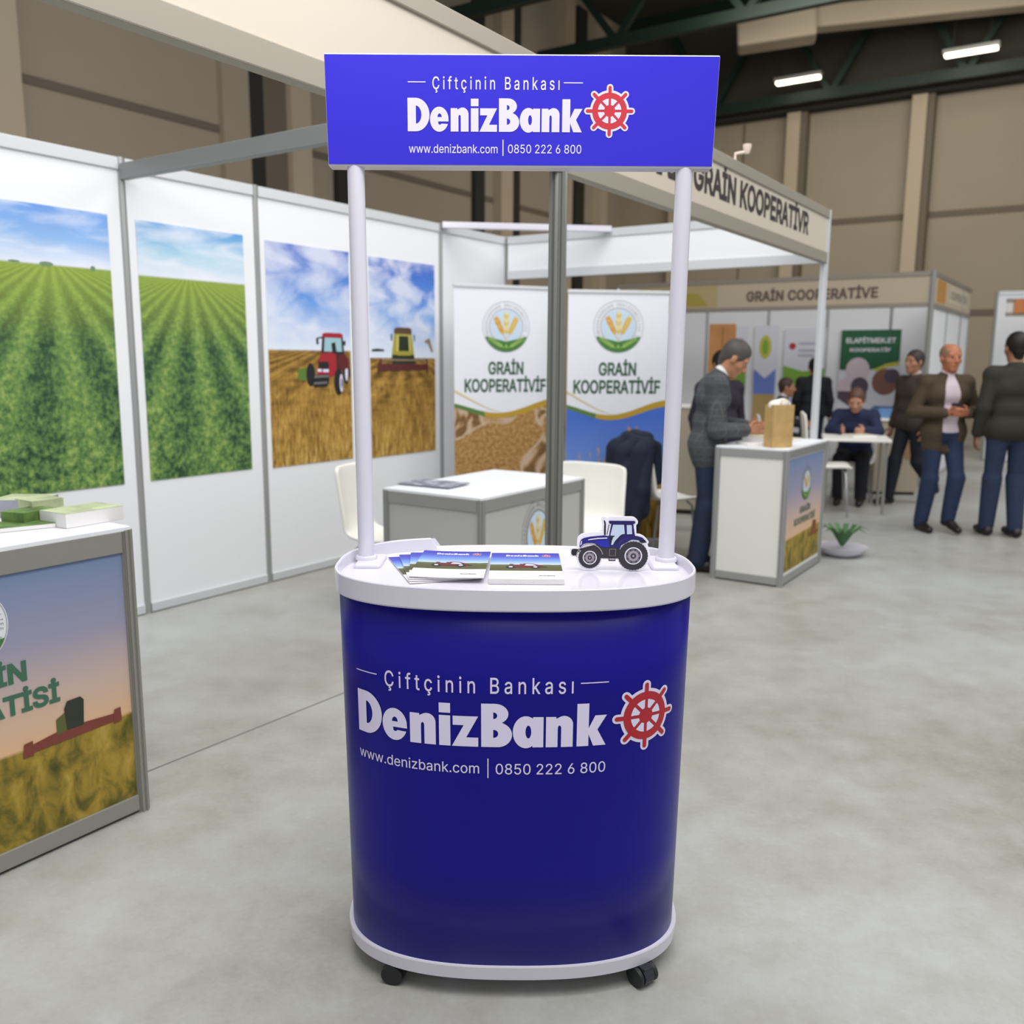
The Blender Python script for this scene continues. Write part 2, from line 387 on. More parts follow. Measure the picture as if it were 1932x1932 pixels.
hb('wall_back', [(17.5, 17.7, -14, 6.2, 0, 9.2, 0)]+[(17.48, 17.5, -14, 6, z-.06, z+.06, 1) for z in (2.4, 4.35)]+[(17.47, 17.5, y-.012, y+.012, 0, 6.6, 1) for y in (4.8, 3.1, -4.6, -6.2, -7.8)])
hb('trim_80', [(17.3, 17.5, -14, 6, 6.95, 9.0, 5)])
hb('ceiling', [(4.5, 17.7, -14, 6.2, 9.0, 9.2, 5)])
k = 1
for s0, s1, mi in ((2.1, 2.75, 2), (5.5, 5.95, 0), (5.95, 6.2, 3), (6.2, 6.6, 1), (6.62, 7.0, 2), (7.62, 7.95, 3), (11.2, 11.5, 3), (11.9, 12.3, 2), (12.3, 12.7, 3), (14.2, 14.6, 2), (14.9, 15.3, 3), (15.9, 16.2, 2)):
    k += 1; hb('trim_%d' % k, [(s0, s1, 5.8 if mi == 2 else 5.9, 6, 0, 8.8, mi)])
for n0 in (-1.93, .55, 3.4, -4.6):
    k += 1; hb('trim_%d' % k, [(17.2, 17.5, -n0-.14, -n0+.14, 0, 6.65, 2)])
    k += 1; hb('trim_%d' % k, [(17.25, 17.5, -n0-.27, -n0-.15, 0, 6.65, 1)])
k += 1; hb('trim_%d' % k, [(17.15, 17.5, -14, 6, 6.62, 6.95, 3)])
# trusses of the roof
def truss(s, z0, z1, y0, y1, step, ph):
    t = thing('roof_truss', {16.9: 'dark green steel roof truss against the far hall wall', 13.2: 'dark green steel roof truss crossing above the air duct', 9.6: 'dark green steel roof truss nearest, above the blue header sign'}[s], 'truss', W0, ANG, 'green steel roof trusses')
    c = MB(); c.bar((s, y0, z0), (s, y1, z0), .16, .2); c.build('bottom_chord', gtruss, t)
    c = MB(); c.bar((s, y0, z1), (s, y1, z1), .16, .2); c.build('top_chord', gtruss, t)
    y = y0+ph; up_ = True
    while y+step < y1:
        c = MB(); c.bar((s, y, z0 if up_ else z1), (s, y+step, z1 if up_ else z0), .12, .12); c.build('diagonal_brace', gtruss, t); y += step; up_ = not up_
for s, z0, z1, ph in ((16.9, 6.8, 8.9, .1), (13.2, 7.3, 8.9, .6), (9.6, 6.9, 8.8, .3)): truss(s, z0, z1, -9, 5.8, 1.25, ph)
t = thing('air_duct', 'long cream ventilation duct hung beneath the roof trusses', 'duct', W0, ANG)
dl = lambda x, y, z: ((x+2.02)*.555+(y-4.85)*.832, -((x+2.02)*.832-(y-4.85)*.555), z)
c = MB(); c.bar(dl(5.4, 17.9, 7.62), dl(12, 15.7, 7.62), .40, .38); c.build('duct_run', duct_m, t, bevel=.04)
c = MB(); c.bar(dl(4.15, 18.1, 7.45), dl(5.5, 17.75, 7.55), .6, .62); c.build('duct_box', duct_m, t, bevel=.05)
lampE = mat('lamp_tube', 'fff3dc', .4, emit=5)
def hall_lamp(s, n, z, label):
    t = thing('hall_lamp', label, 'lamp', bp(s, n, z), ANG, 'lit hall ceiling lamps')
    c = MB(); c.box((-.08, -.47, .03), (.08, .47, .10)); c.build('housing', alu_d, t)
    c = MB(); c.box((-.07, -.44, -.03), (.07, .44, .03)); c.build('diffuser', lampE, t, bevel=.02)
    c = MB(); c.tube([(0, -.3, .1), (0, -.3, 8.95-z)], .012, 6); c.build('hanger', dark_m, t)
    c = MB(); c.tube([(0, .3, .1), (0, .3, 8.95-z)], .012, 6); c.build('hanger', dark_m, t)
hall_lamp(16.35, -1.62, 7.0, 'lit linear ceiling lamp nearer the blue header sign')
hall_lamp(16.35, 1.52, 7.0, 'lit linear ceiling lamp farther from the blue header sign, higher up')

# ---------------------------------------------------------------- printed pictures (procedural)
def sky_col(g, X, t, blue, pale, cl=.5, cs=3.0):
    c = g.ramp(t, [(0, pale), (.45, blue[0]), (1, blue[1])])
    n = g.noise(g.vec(X*1.0, t*1.5), cs*.62, 4, .5, .5)-(X*.10); f = g.step(n, .54-cl*.14, .13)
    return g.mix(f*.75, c, 'e8ecf5')
def picture(name, w, h, fn, rough=.5):
    if name in MATS: return MATS[name]
    m, nt, b = new_mat(name); g = G(nt); X = g.x/w; Y = g.z/h
    nt.links.new(fn(g, X, Y), b.inputs['Base Color']); b.inputs['Roughness'].default_value = rough; b.inputs['Specular IOR Level'].default_value = .25
    MATS[name] = m; return m
def pic_field(hz, cx, seed, freq=26, blue=('8fb6e6', '6d9ce0'), cl=.2):
    def fn(g, X, Y):
        d = (Y*-1+hz).f('MAXIMUM', .003); U = (X-cx)/(d+.035); D = 1/(d+.08)
        row = (U*freq/4).f('SINE'); n1 = g.noise(g.vec(X*1.0+seed, Y*1.6), 28, 4, .65); n2 = g.noise(g.vec(U*1.0+seed, D*1.0), 6, 3)
        near = g.step(d, .45, .4)
        n4 = g.noise(g.vec(X*1.0+seed, Y*1.7+4), 11, 3, .6)
        v = row*(1.0-near*.75)*.13+n1*(near*.55+.40)+n4*(near*.75)+n2*(.38-near*.33)-near*.45+.09
        c = g.ramp(v, [(.22, '18281f'), (.38, '36543a'), (.53, '618447'), (.70, '92ab5c'), (.9, 'c4d290')])
        far = g.step(d*-1, -.12, .16); c = g.mix(far*.75, c, 'a4b84c')
        s = sky_col(g, X+seed*.1, (Y-hz)/(1-hz), blue, 'dfe6f2', cl)
        return g.mix(g.step(Y, hz, .004), c, s)
    return fn
def pic_wheat(hz, cx, seed, cl=.5):
    def fn(g, X, Y):
        d = (Y*-1+hz).f('MAXIMUM', .003); U = (X-cx)/(d+.06)
        row = (U*4.0+g.noise(g.vec(U*1.0, d*3), 3)*6).f('SINE'); near = g.step(d, .28, .2)
        n1 = g.noise(g.vec(X*3.2+seed, Y*.8+X*.35), 17, 4, .65, .7); n2 = g.noise(g.vec(X*1.0+seed, Y*6), 5, 3)
        n3 = g.noise(g.vec(X*1.4+seed, Y*1.0), 5, 3)
        v = n1*(near*1.15+.2)+n2*(.5-near*.5)+row*(.07-near*.06)+n3*near*.35+(near*-.40+.13)
        c = g.ramp(v, [(.25, '3d2d17'), (.40, '735527'), (.53, 'a07c3a'), (.66, 'c19c50'), (.85, 'dcc385')])
        s = sky_col(g, X, (Y-hz)/(1-hz), ('6f9fe2', '2f5cc2'), 'dde6f3', cl, 3.2+seed*.3)
        return g.mix(g.step(Y, hz, .004), c, s)
    return fn
def pic_sunset(hz, slope, seed):
    def fn(g, X, Y):
        e = Y-X*slope; n1 = g.noise(g.vec(X*2.2+seed, Y*.9), 9, 4, .6, .5)
        c = g.ramp(n1*.9+(e*-1+hz)*-.35+.12, [(.25, '33391c'), (.42, '696128'), (.56, '9c8434'), (.75, 'bfa552')])
        s = g.ramp((e-hz)/(1-hz)+g.noise(g.vec(X, Y), 2)*.10-.05, [(0, 'dcb48c'), (.25, 'c4afa4'), (.5, '9a98ac'), (.95, '6c86ad')])
        return g.mix(g.step(e, hz, .006), c, s)
    return fn
def pic_sack(g, X, Y):
    n = g.noise(g.vec(X*1.0, Y*1.4), 30, 4, .7); c = g.ramp(n, [(.3, '7d5a33'), (.5, 'a6804c'), (.7, 'c8a470')])
    k = g.noise(g.vec(X*1.0+3, Y*1.2), 2.1, 2, .5, 1.4); f = g.step(k, .53, .02)*g.step(k*-1, -.60, .03)
    c = g.mix(f, c, 'c3ab92'); return g.mix(g.step(k, .62, .02)*.7, c, '59402c')
def pic_ears(g, X, Y):
    n1 = g.noise(g.vec(X*3.0, Y*.8+X*.5), 8, 4, .6, 1.0); t = g.step(n1*1.0+(Y*-1)*.95, .02, .05)
    f = g.ramp(n1, [(.3, '4b3714'), (.5, '94702a'), (.7, 'c9a14e')])
    return g.mix(t, g.ramp(Y, [(.2, 'b9c8e4'), (.55, '6f93d6'), (.9, '4a6fc8')]), f)

pf = lambda x, y, l: (x, -.0045-.0008*l, y)
def poster(s0, s1, z0, z1, pic, name, label, cat='poster', art=None, mats=()):
    w_, h_ = s1-s0, z1-z0; b = MB(); b.box((0, -.0045, 0), (w_, -.0005, h_)); 
    if art: art(b, w_, h_)
    o = b.build(name, [picture(label, w_, h_, pic)]+list(mats), loc=bp(s0, 0, z0), rot=(0, 0, ANG)); return tag(o, label, cat, 'farming posters on the booth wall')

# ---------------------------------------------------------------- exhibition booth
NF = 2.62; SB = 3.52; HB = 2.41; ZF = 2.075
booth = thing('exhibition_booth', 'white panelled aluminium booth with farm posters and a cream fascia in dark capitals', 'booth', W0, ANG)
def wall_run(parent, stops, axis, fixed, h=HB, sgn=1, face=0.0):
    # stops along one axis, the wall stands on the line y=fixed (axis 'x') or x=fixed (axis 'y')
    T = (lambda a, b_: (a, b_)) if axis == 'x' else (lambda a, b_: (b_, a))
    def bx(b, a0, a1, c0, c1, z0, z1):
        p, q = T(a0, c0), T(a1, c1); b.box((min(p[0], q[0]), min(p[1], q[1]), z0), (max(p[0], q[0]), max(p[1], q[1]), z1))
    for a0, a1 in zip(stops, stops[1:]):
        b = MB(); bx(b, a0+.02, a1-.02, fixed, fixed+.012*sgn, .05, h-.05); b.build('wall_panel', white_p, parent)
        b = MB(); bx(b, a0+.02, a1-.02, fixed-.012*sgn, fixed+.024*sgn, h-.06, h); b.build('top_rail', alu_w, parent, bevel=.003)
        b = MB(); bx(b, a0+.02, a1-.02, fixed-.012*sgn, fixed+.024*sgn, .005, .055); b.build('base_rail', alu_w, parent, bevel=.003)
    for a0 in stops:
        b = MB(); p = T(a0, fixed+.006*sgn); b.lathe([(.021, 0), (.021, h+.004)], (p[0], p[1], 0), 8); b.build('post', alu, parent)
wall_run(booth, [-1.76, -.88, 0, .87, 1.75, 2.64, SB], 'x', 0)
def grooved_post(parent, x, y, z0, z1, r=.026, m=alu_d, name='post'):
    b = MB(); o = []
    for k in range(8):
        a = 2*PI*k/8+PI/8; o += [(x+r*math.cos(a-.17), y+r*math.sin(a-.17)), (x+r*math.cos(a+.17), y+r*math.sin(a+.17)), (x+.72*r*math.cos(a+.30), y+.72*r*math.sin(a+.30)), (x+.72*r*math.cos(a+.49), y+.72*r*math.sin(a+.49))]
    b.prism(o, lambda p, q, t: (p, q, t), z0, z1); return b.build(name, m, parent)
grooved_post(booth, 0, -NF, 0, HB, .033, mat('dark_post', '8b8b86', .35, .6)); grooved_post(booth, SB, -NF, 0, HB, .026, alu_w)
# front fascia (runs on past the camera), its rails and lettering
S0, S1 = -3.4, SB+.02
b = MB(); b.box((S0, -NF-.012, ZF+.06), (S1, -NF+.012, HB-.055)); fas = b.build('fascia_board', beige_f, booth)
b = MB(); b.box((S0, -NF-.022, HB-.055), (S1, -NF+.022, HB+.002)); b.build('fascia_rail', mat('fascia_rail_grey', 'a39c8e', .5, .2), booth, bevel=.004)
b = MB(); b.box((S0, -NF-.022, ZF-.01), (S1, -NF+.022, ZF+.06)); b.build('fascia_rail', MATS['fascia_rail_grey'], booth, bevel=.004)
b = MB(); ff = lambda x, y, l: (x, -NF-.0135-.001*l, y)
put_text(b, ff, 0, 0, 'GRAİN GRAİN KOOPERATİVR', .58, 3.06, 2.195, .135, off=.030, space=1.0)
b.build('lettering', dark_t, fas)
# side fascia, white and lit from inside
b = MB(); b.box((SB-.012, -NF+.03, ZF+.06), (SB+.012, -.03, HB-.06)); b.build('fascia_board', white_p, booth)
b = MB(); b.box((SB-.022, -NF+.03, HB-.06), (SB+.022, -.03, HB)); b.build('fascia_rail', alu_w, booth, bevel=.003)
b = MB(); b.box((SB-.022, -NF+.03, ZF-.01), (SB+.022, -.03, ZF+.06)); b.build('fascia_rail', alu_w, booth, bevel=.003)
b = MB(); b.box((-.02, -NF+.03, HB-.11), (.02, -.02, HB-.03)); b.build('cross_beam', mat('cross_beam_grey', '8f9290', .5, .3), booth, bevel=.004)
b = MB(); b.bar((2.64, -.02, HB-.01), (SB-.03, -1.0, HB-.01), .045, .045); b.build('corner_brace', white_g, booth, bevel=.004)
b = MB(); b.tube([(1.75, -NF, HB), (1.75, -NF, HB+.04), (1.78, -NF-.05, HB+.05)], .008, 8); b.lathe([(.012, 0), (.022, .03), (.022, .045)], (1.78, -NF-.05, HB+.04), 12); b.build('arm_spotlight', mat('spot_pale', 'e8d8c8', .5), booth, smooth=True)

# posters
def p_trees(b, w_, h_):
    for x, y, a, c in ((.52, .802, .05, .008), (.15, .803, .04, .005), (.86, .800, .02, .010), (.30, .802, .04, .004)):
        b.flat(circ(x*w_, y*h_, a*w_, 12, ry=c*h_), pf, 1, 1)
poster(-.80, -.095, .735, 2.12, pic_field(.80, .55, 0, 24), 'field_poster', 'poster of green crop rows under pale sky, cut by the frame edge', art=p_trees, mats=[mat('print_far_trees', '6f8a6a', .6)])
poster(.065, .765, .735, 2.115, pic_field(.795, .45, 3.3, 30, ('a9d0e4', '5b9edb'), .9), 'field_poster', 'poster of green crop rows under cloudy sky, beside the booth corner rail')
R_, Rd, K_, Gl, Gr, Wh, Gn = [mat(n, c, .5) for n, c in (('print_red', 'a3202c'), ('print_dark_red', '5f1a1c'), ('print_black', '1b1c20'), ('print_glass', '9cc3cc'), ('print_grey', '70706e'), ('print_white', 'e6e4e0'), ('print_green', '5a7a2e'))]
def art_tractor(b, w_, h_):                 # coordinates read off the print in a 0..560 by 0..1480 grid
    def P(pts): return [((x-75)/585*w_, (1-(y-200)/1560)*h_) for x, y in pts]
    L = lambda pts, l, m: b.flat(P(pts), pf, l, m)
    def C(x, y, rx, ry, l, m, n=20): b.flat(P([(x+rx*math.cos(2*PI*k/n), y+ry*math.sin(2*PI*k/n)) for k in range(n)]), pf, l, m)
    L([(255, 1075), (330, 1055), (345, 1085), (262, 1100)], 1, 7); C(300, 1120, 40, 30, 1, 7); C(355, 1110, 32, 85, 2, 3); C(620, 1090, 25, 95, 2, 3); C(622, 1100, 11, 60, 3, 6)
    L([(445, 830), (600, 830), (610, 960), (560, 980), (435, 955)], 1, 3); L([(462, 838), (586, 838), (592, 940), (455, 940)], 2, 4)
    L([(445, 810), (470, 803), (580, 803), (600, 812), (600, 838), (445, 838)], 3, 1); L([(510, 880), (540, 870), (552, 965), (520, 965)], 3, 3)
    L([(400, 845), (415, 838), (418, 890), (402, 888)], 2, 3); L([(604, 858), (620, 858), (620, 892), (604, 892)], 2, 3); L([(415, 838), (450, 832), (450, 842), (418, 848)], 2, 3)
    L([(410, 1010), (430, 955), (500, 945), (548, 960), (552, 1100), (500, 1130), (405, 1110)], 3, 1); L([(548, 965), (610, 955), (640, 1000), (640, 1060), (590, 1080), (548, 1075)], 3, 2)
    L([(412, 1015), (485, 1015), (488, 1070), (412, 1068)], 4, 3); L([(402, 1068), (432, 1068), (432, 1090), (402, 1088)], 5, 6); L([(442, 1070), (484, 1070), (484, 1092), (442, 1092)], 5, 6)
    L([(375, 1115), (480, 1105), (490, 1150), (470, 1200), (372, 1200)], 4, 3); L([(378, 1118), (480, 1112), (482, 1128), (378, 1134)], 5, 5); L([(372, 1165), (470, 1162), (470, 1176), (372, 1180)], 5, 5)
    C(560, 1165, 36, 100, 5, 3); C(578, 1175, 13, 68, 6, 6); C(580, 1175, 7, 40, 7, 5); L([(545, 960), (556, 960), (560, 1075), (548, 1075)], 5, 3)
poster(.93, 1.645, .725, 2.105, pic_wheat(.53, .9, 1.2, .75), 'tractor_poster', 'poster of a red tractor in stubble under streaky blue sky', art=art_tractor, mats=[R_, Rd, K_, Gl, Gr, Wh, Gn])
def art_combine(b, w_, h_):
    def P(pts): return [((x-795)/465*w_, (1-(y-320)/1390)*h_) for x, y in pts]
    L = lambda pts, l, m: b.flat(P(pts), pf, l, m)
    L([(805, 950), (840, 944), (885, 948), (890, 962), (805, 965)], 1, 3); L([(1180, 880), (1215, 858), (1225, 880), (1245, 960), (1232, 965), (1205, 900), (1184, 896)], 1, 5)
    L([(958, 830), (1082, 830), (1100, 985), (1100, 1060), (945, 1060), (940, 985)], 2, 1); L([(958, 800), (980, 790), (1065, 790), (1082, 800), (1082, 835), (958, 835)], 3, 4)
    L([(975, 845), (1070, 845), (1075, 960), (970, 960)], 3, 2); L([(990, 850), (1058, 850), (1062, 958), (986, 958)], 4, 3); L([(940, 985), (1098, 985), (1108, 1055), (938, 1055)], 4, 3)
    L([(975, 972), (1070, 972), (1070, 990), (975, 990)], 5, 1); L([(935, 838), (944, 838), (944, 885), (935, 885)], 2, 3); L([(1098, 838), (1106, 838), (1106, 885), (1098, 885)], 2, 3)
    L([(850, 1015), (1195, 1018), (1195, 1030), (850, 1027)], 5, 5); L([(845, 1050), (1198, 1052), (1202, 1095), (840, 1100)], 5, 6); L([(838, 1070), (858, 1010), (866, 1012), (856, 1110), (840, 1110)], 6, 6); L([(1186, 1012), (1196, 1012), (1205, 1115), (1192, 1120)], 6, 6)
poster(1.84, 2.56, .71, 2.10, pic_wheat(.505, .5, 5.1, .8), 'combine_poster', 'poster of a yellow combine harvester cutting ripe wheat', art=art_combine, mats=[mat('print_olive', 'a79c3c', .5), mat('print_pale_yellow', 'cbbf6a', .5), mat('print_dark_green', '23301a', .5), mat('print_brown', '5b4230', .5), mat('print_tan', '8d7a62', .5), mat('print_maroon', '5a2626', .5)])

# grain emblem: rings, circular lettering, three ears, green bowl of leaves
E_GREY, E_SKY, E_GOLD, E_ORNG, E_GRN, E_LEAF, E_PALE = [mat(n, c, .55) for n, c in (('emblem_grey', '858b94'), ('emblem_sky', 'c2d7e8'), ('emblem_gold', 'd9b34a'), ('emblem_orange', 'd6962e'), ('emblem_green', '3f7a2f'), ('emblem_leaf', 'a8c66a'), ('emblem_pale_grain', 'e6d58c'))]
EM = [E_GREY, E_SKY, E_GOLD, E_ORNG, E_GRN, E_LEAF, E_PALE]
def emblem(b, f, cx, cy, R, m0, sx=1.0):
    F_ = lambda x, y, l: f(cx+(x-cx)*sx, y, l)
    ring(b, F_, 1, m0, cx, cy, R*.985, R, 64); ring(b, F_, 1, m0, cx, cy, R*.70, R*.725, 48); b.flat(circ(cx, cy, R*.66, 40), F_, 1, m0+1)
    s = 'ONDEGESHODUAN GRAIEEUNUILIEE D'
    for k, ch in enumerate(s):
        if ch == ' ': continue
        a = math.radians(205-230*k/(len(s)-1)); vs, fs = _text(ch, 0, 1); hw = max(v[0] for v in vs)/2; q = R*.115/CAP
        r0 = R*.79; ca, sa = math.cos(a-PI/2), math.sin(a-PI/2)
        pts = [((x-hw)*q*.8, y*q) for x, y, _ in vs]
        b.add([F_(cx+r0*math.cos(a)+x*ca-y*sa, cy+r0*math.sin(a)+x*sa+y*ca, 1) for x, y in pts], fs, m0)
    for ang, L_, mi in ((26, 1.0, 3), (-26, 1.0, 2), (0, 1.12, 6)):
        a = math.radians(90+ang); bx_, by_ = cx, cy-R*.55; dx, dy = math.cos(a), math.sin(a)
        b.flat([(bx_-dy*.012*R, by_+dx*.012*R), (bx_+dy*.012*R, by_-dx*.012*R), (bx_+dx*R*L_, by_+dy*R*L_)], F_, 2, m0+mi)
        for j in range(8):
            for sd in (-1, 1):
                t = R*(.28+.088*j*(L_/1.0)); q = a+sd*.5; px, py = bx_+dx*t, by_+dy*t; l = R*(.13+.13*math.sin(PI*(j+1.5)/10)); wd = R*.036
                ex, ey = px+math.cos(q)*l, py+math.sin(q)*l; mx, my = (px+ex)/2, (py+ey)/2
                b.flat([(px, py), (mx-math.sin(q)*wd, my+math.cos(q)*wd), (ex, ey), (mx+math.sin(q)*wd, my-math.cos(q)*wd)], F_, 3, m0+(mi if j % 3 else 2))
        b.flat([(bx_+dx*R*.9*L_-dy*.02*R, by_+dy*R*.9*L_+dx*.02*R), (bx_+dx*R*.9*L_+dy*.02*R, by_+dy*R*.9*L_-dx*.02*R), (bx_+dx*R*(L_+.12), by_+dy*R*(L_+.12))], F_, 3, m0+mi)
    rr = R*.97; A0, A1 = math.radians(203), math.radians(337)
    arc = [(cx+rr*math.cos(A0+(A1-A0)*k/24), cy+rr*math.sin(A0+(A1-A0)*k/24)) for k in range(25)]
    b.flat(arc[:13]+[(cx, cy-R*.58)], F_, 4, m0+4); b.flat([(cx, cy-R*.58)]+arc[12:], F_, 4, m0+4)
    for sd in (-1, 1):
        b.flat([(cx+sd*.1*R, cy-.80*R), (cx+sd*.12*R, cy-.83*R), (cx+sd*.74*R, cy-.46*R)], F_, 5, m0+5)
        for j in range(6):
            for e in (-1, 1):
                px, py = cx+sd*R*(.2+.09*j), cy-R*(.76-.055*j); q = math.atan2(.37, .64*sd)+e*.75; l = R*.13; wd = R*.028
                ex, ey = px+math.cos(q)*l, py+math.sin(q)*l; mx, my = (px+ex)/2, (py+ey)/2
                b.flat([(px, py), (mx-math.sin(q)*wd, my+math.cos(q)*wd), (ex, ey), (mx+math.sin(q)*wd, my-math.cos(q)*wd)], F_, 5, m0+5)
    b.flat([(cx-.015*R, cy-.86*R), (cx+.015*R, cy-.86*R), (cx+.015*R, cy-.68*R), (cx-.015*R, cy-.68*R)], F_, 5, m0+5); b.flat([(cx-.07*R, cy-.79*R), (cx+.07*R, cy-.79*R), (cx+.07*R, cy-.76*R), (cx-.07*R, cy-.76*R)], F_, 5, m0+5)

# roll-up banners
def banner(a, b_, h, pic, picname, label, faded):
    a, b_ = Vector(a), Vector(b_); w_ = (b_-a).length; rz = math.atan2((b_-a).y, (b_-a).x)
    t = thing('rollup_banner', label, 'banner', (a.x, a.y, 0), rz, 'roll-up banners in the booth')
    c = MB(); c.box((-.02, -.06, 0), (w_+.02, .06, .07)); c.build('base_cassette', alu_d, t, bevel=.01)
    c = MB(); c.tube([(w_/2, .03, .06), (w_/2, .03, h+(.025 if faded else 0))], .008, 8); c.build('support_pole', alu_w, t)
    c = MB(); c.box((-.005, -.012, h-.012), (w_+.005, .014, h+.012)); c.build('top_rail', alu_w, t, bevel=.004)
    c = MB(); c.box((0, -.003, .05), (w_, 0, h-.005)); sheet = c.build('banner_sheet', mat('banner_white', 'e4e7ee', .5), t)
    f = lambda x, y, l: (x, -.004-.0008*l, y)
    n = 24; wav = lambda x, z0, am: z0+am*math.sin((x/w_)*2*PI*.82+2.45)
    c = MB(); top = [(w_*k/n, wav(w_*k/n, 1.03, .05)) for k in range(n+1)]
    for (x0, y0), (x1, y1) in zip(top, top[1:]): c.flat([(x0, .08), (x1, .08), (x1, y1), (x0, y0)], f, 0)
    c.build('picture_print', picture(picname, w_, 1.1, pic), sheet)
    c = MB(); gold = mat('banner_gold', 'b5942c', .5); pale = mat('banner_pale_gold', 'd8c79a', .5); grn = mat('banner_green', '557a3a', .5)
    for (x0, y0), (x1, y1) in zip(top, top[1:]):
        u0, u1 = x0/w_, x1/w_
        c.flat([(x0, y0-.008), (x1, y1-.008), (x1, y1+.022+.018*u1), (x0, y0+.022+.018*u0)], f, 1, 2 if u0 < .28 else 0)
        if u0 < .5: c.flat([(x0, y0+.075*(1-2*u0)+.028), (x1, y1+.075*(1-2*u1)+.028), (x1, y1+.095*(1-2*u1)+.028), (x0, y0+.095*(1-2*u0)+.028)], f, 1, 1)
    c.build('wave_print', [gold, pale, grn], sheet)
    if faded:
        c = MB()
        for ex, ez, L_, an, sc_ in ((.47, .40, .50, .05, 1.2), (.30, .40, .26, -.35, .6), (.16, .38, .22, -.6, .5), (.62, .40, .34, .3, .7)):
            dx, dz = math.sin(an), math.cos(an); c.flat([(ex-.004, ez), (ex+.004, ez), (ex+dx*L_, ez+dz*L_)], f, 1, 1)
            for j in range(11):
                for sd in (-1, 1):
                    t_ = L_*(.35+.055*j); q = PI/2-an+sd*.42; px, pz = ex+dx*t_, ez+dz*t_; l = .075*sc_; wd = .013*sc_
                    e1, e2 = px+math.cos(q)*l, pz+math.sin(q)*l
                    if .004 < e1 < w_-.004: c.flat([(px, pz), ((px+e1)/2-math.sin(q)*wd, (pz+e2)/2+math.cos(q)*wd), (e1, e2), ((px+e1)/2+math.sin(q)*wd, (pz+e2)/2-math.cos(q)*wd)], f, 1, j % 2)
        c.build('ear_print', [mat('ear_gold', 'b98a45', .6), mat('ear_brown', '8a6430', .6)], sheet)
    c = MB(); emblem(c, f, w_*.5, 1.645, .185, 0); c.build('emblem', EM, sheet)
    c = MB(); g_ = mat('banner_letters_green', '33573f', .55)
    put_text(c, f, 1, 0, 'GRAİN', w_*.5-.14, w_*.5+.14, 1.295, .095, off=.026); put_text(c, f, 1, 0, 'KOOPERATİVİF', w_*.5-.325, w_*.5+.325, 1.165, .098, off=.026)
    c.build('lettering', g_, sheet)
banner((-.432, 6.70, 0), (.325, 6.98, 0), 1.935, pic_sack, 'grain_sack_print', 'white roll-up banner with grain emblem over a picture of a grain sack', False)
banner((.392, 6.60, 0), (1.13, 6.70, 0), 1.89, pic_ears, 'wheat_ears_print', 'white roll-up banner with grain emblem over wheat ears and blue sky', True)

# ---------------------------------------------------------------- the promotion counter
SX, SY = .008, 2.033
stand = thing('promotion_counter', 'royal blue promotion counter on casters with white tray and blue header sign on two posts', 'counter', (SX, SY, 0))
def se(t, a, b, n=2.5):
    c, s = math.cos(t), math.sin(t); return a*math.copysign(abs(c)**(2/n), c), b*math.copysign(abs(s)**(2/n), s)
def outline(a, b, n=160): 
    raw = [se(2*PI*k/2000, a, b) for k in range(2001)]; L = [0]
    for p, q in zip(raw, raw[1:]): L.append(L[-1]+math.hypot(q[0]-p[0], q[1]-p[1]))
    out = []; j = 0
    for k in range(n):
        s = L[-1]*k/n
        while L[j+1] < s: j += 1
        t = (s-L[j])/max(1e-9, L[j+1]-L[j]); out.append((raw[j][0]*(1-t)+raw[j+1][0]*t, raw[j][1]*(1-t)+raw[j+1][1]*t))
    return out
def loops(b, rows, closed_top=False, closed_bottom=False, mi=0):    # rows of (a, b, z) or (a, b, function)
    n = 160; vs = []
    for a_, b_, z in rows:
        for x, y in outline(a_, b_, n): vs.append((x, y, z(x, y) if callable(z) else z))
    fs = [(i*n+k, i*n+(k+1) % n, (i+1)*n+(k+1) % n, (i+1)*n+k) for i in range(len(rows)-1) for k in range(n)]
    if closed_bottom: fs.append(tuple(range(n))[::-1])
    if closed_top: fs.append(tuple((len(rows)-1)*n+k for k in range(n)))
    b.add(vs, fs, mi)
PA, PB = .393, .238
Z0, Z1 = .075, .912
PTS = [se(t, PA, PB) for t in np.linspace(PI, 2*PI, 3001)]
ARC = np.concatenate([[0], np.cumsum([math.hypot(q[0]-p[0], q[1]-p[1]) for p, q in zip(PTS, PTS[1:])])]); ARC = ARC-ARC[-1]/2
PX = np.array([p[0] for p in PTS]); PY = np.array([p[1] for p in PTS])
def wrap(a, z, l):
    x = float(np.interp(a, ARC, PX)); y = float(np.interp(a, ARC, PY)); e = .002
    tx = float(np.interp(a+e, ARC, PX)-np.interp(a-e, ARC, PX)); ty = float(np.interp(a+e, ARC, PY)-np.interp(a-e, ARC, PY)); q = math.hypot(tx, ty)
    o = .0020+.0004*l; tp = 1+.018*(z-.5)/.4        # the panel widens a little to the top
    return (x*tp+ty/q*o, y+(-tx/q)*o, z)
b = MB()
def sh_row(z): tp = 1+.018*(z-.5)/.4; return (PA*tp-.004, PB-.004, z)
loops(b, [sh_row(Z0), sh_row(Z1)], True, True)
shell = b.build('body_shell', white_g, stand, smooth=True)
AR1 = .512; n = 150; zs = [Z0, .3, .5, .7, Z1]; b = MB()
b.add([wrap(-AR1+2*AR1*k/n, z, -2.6) for z in zs for k in range(n+1)], [(r*(n+1)+k, r*(n+1)+k+1, (r+1)*(n+1)+k+1, (r+1)*(n+1)+k) for r in range(len(zs)-1) for k in range(n)])
o = b.build('front_graphic', blue_b, stand, smooth=True)
md = o.modifiers.new('thick', 'SOLIDIFY'); md.thickness = .0008; md.offset = -1
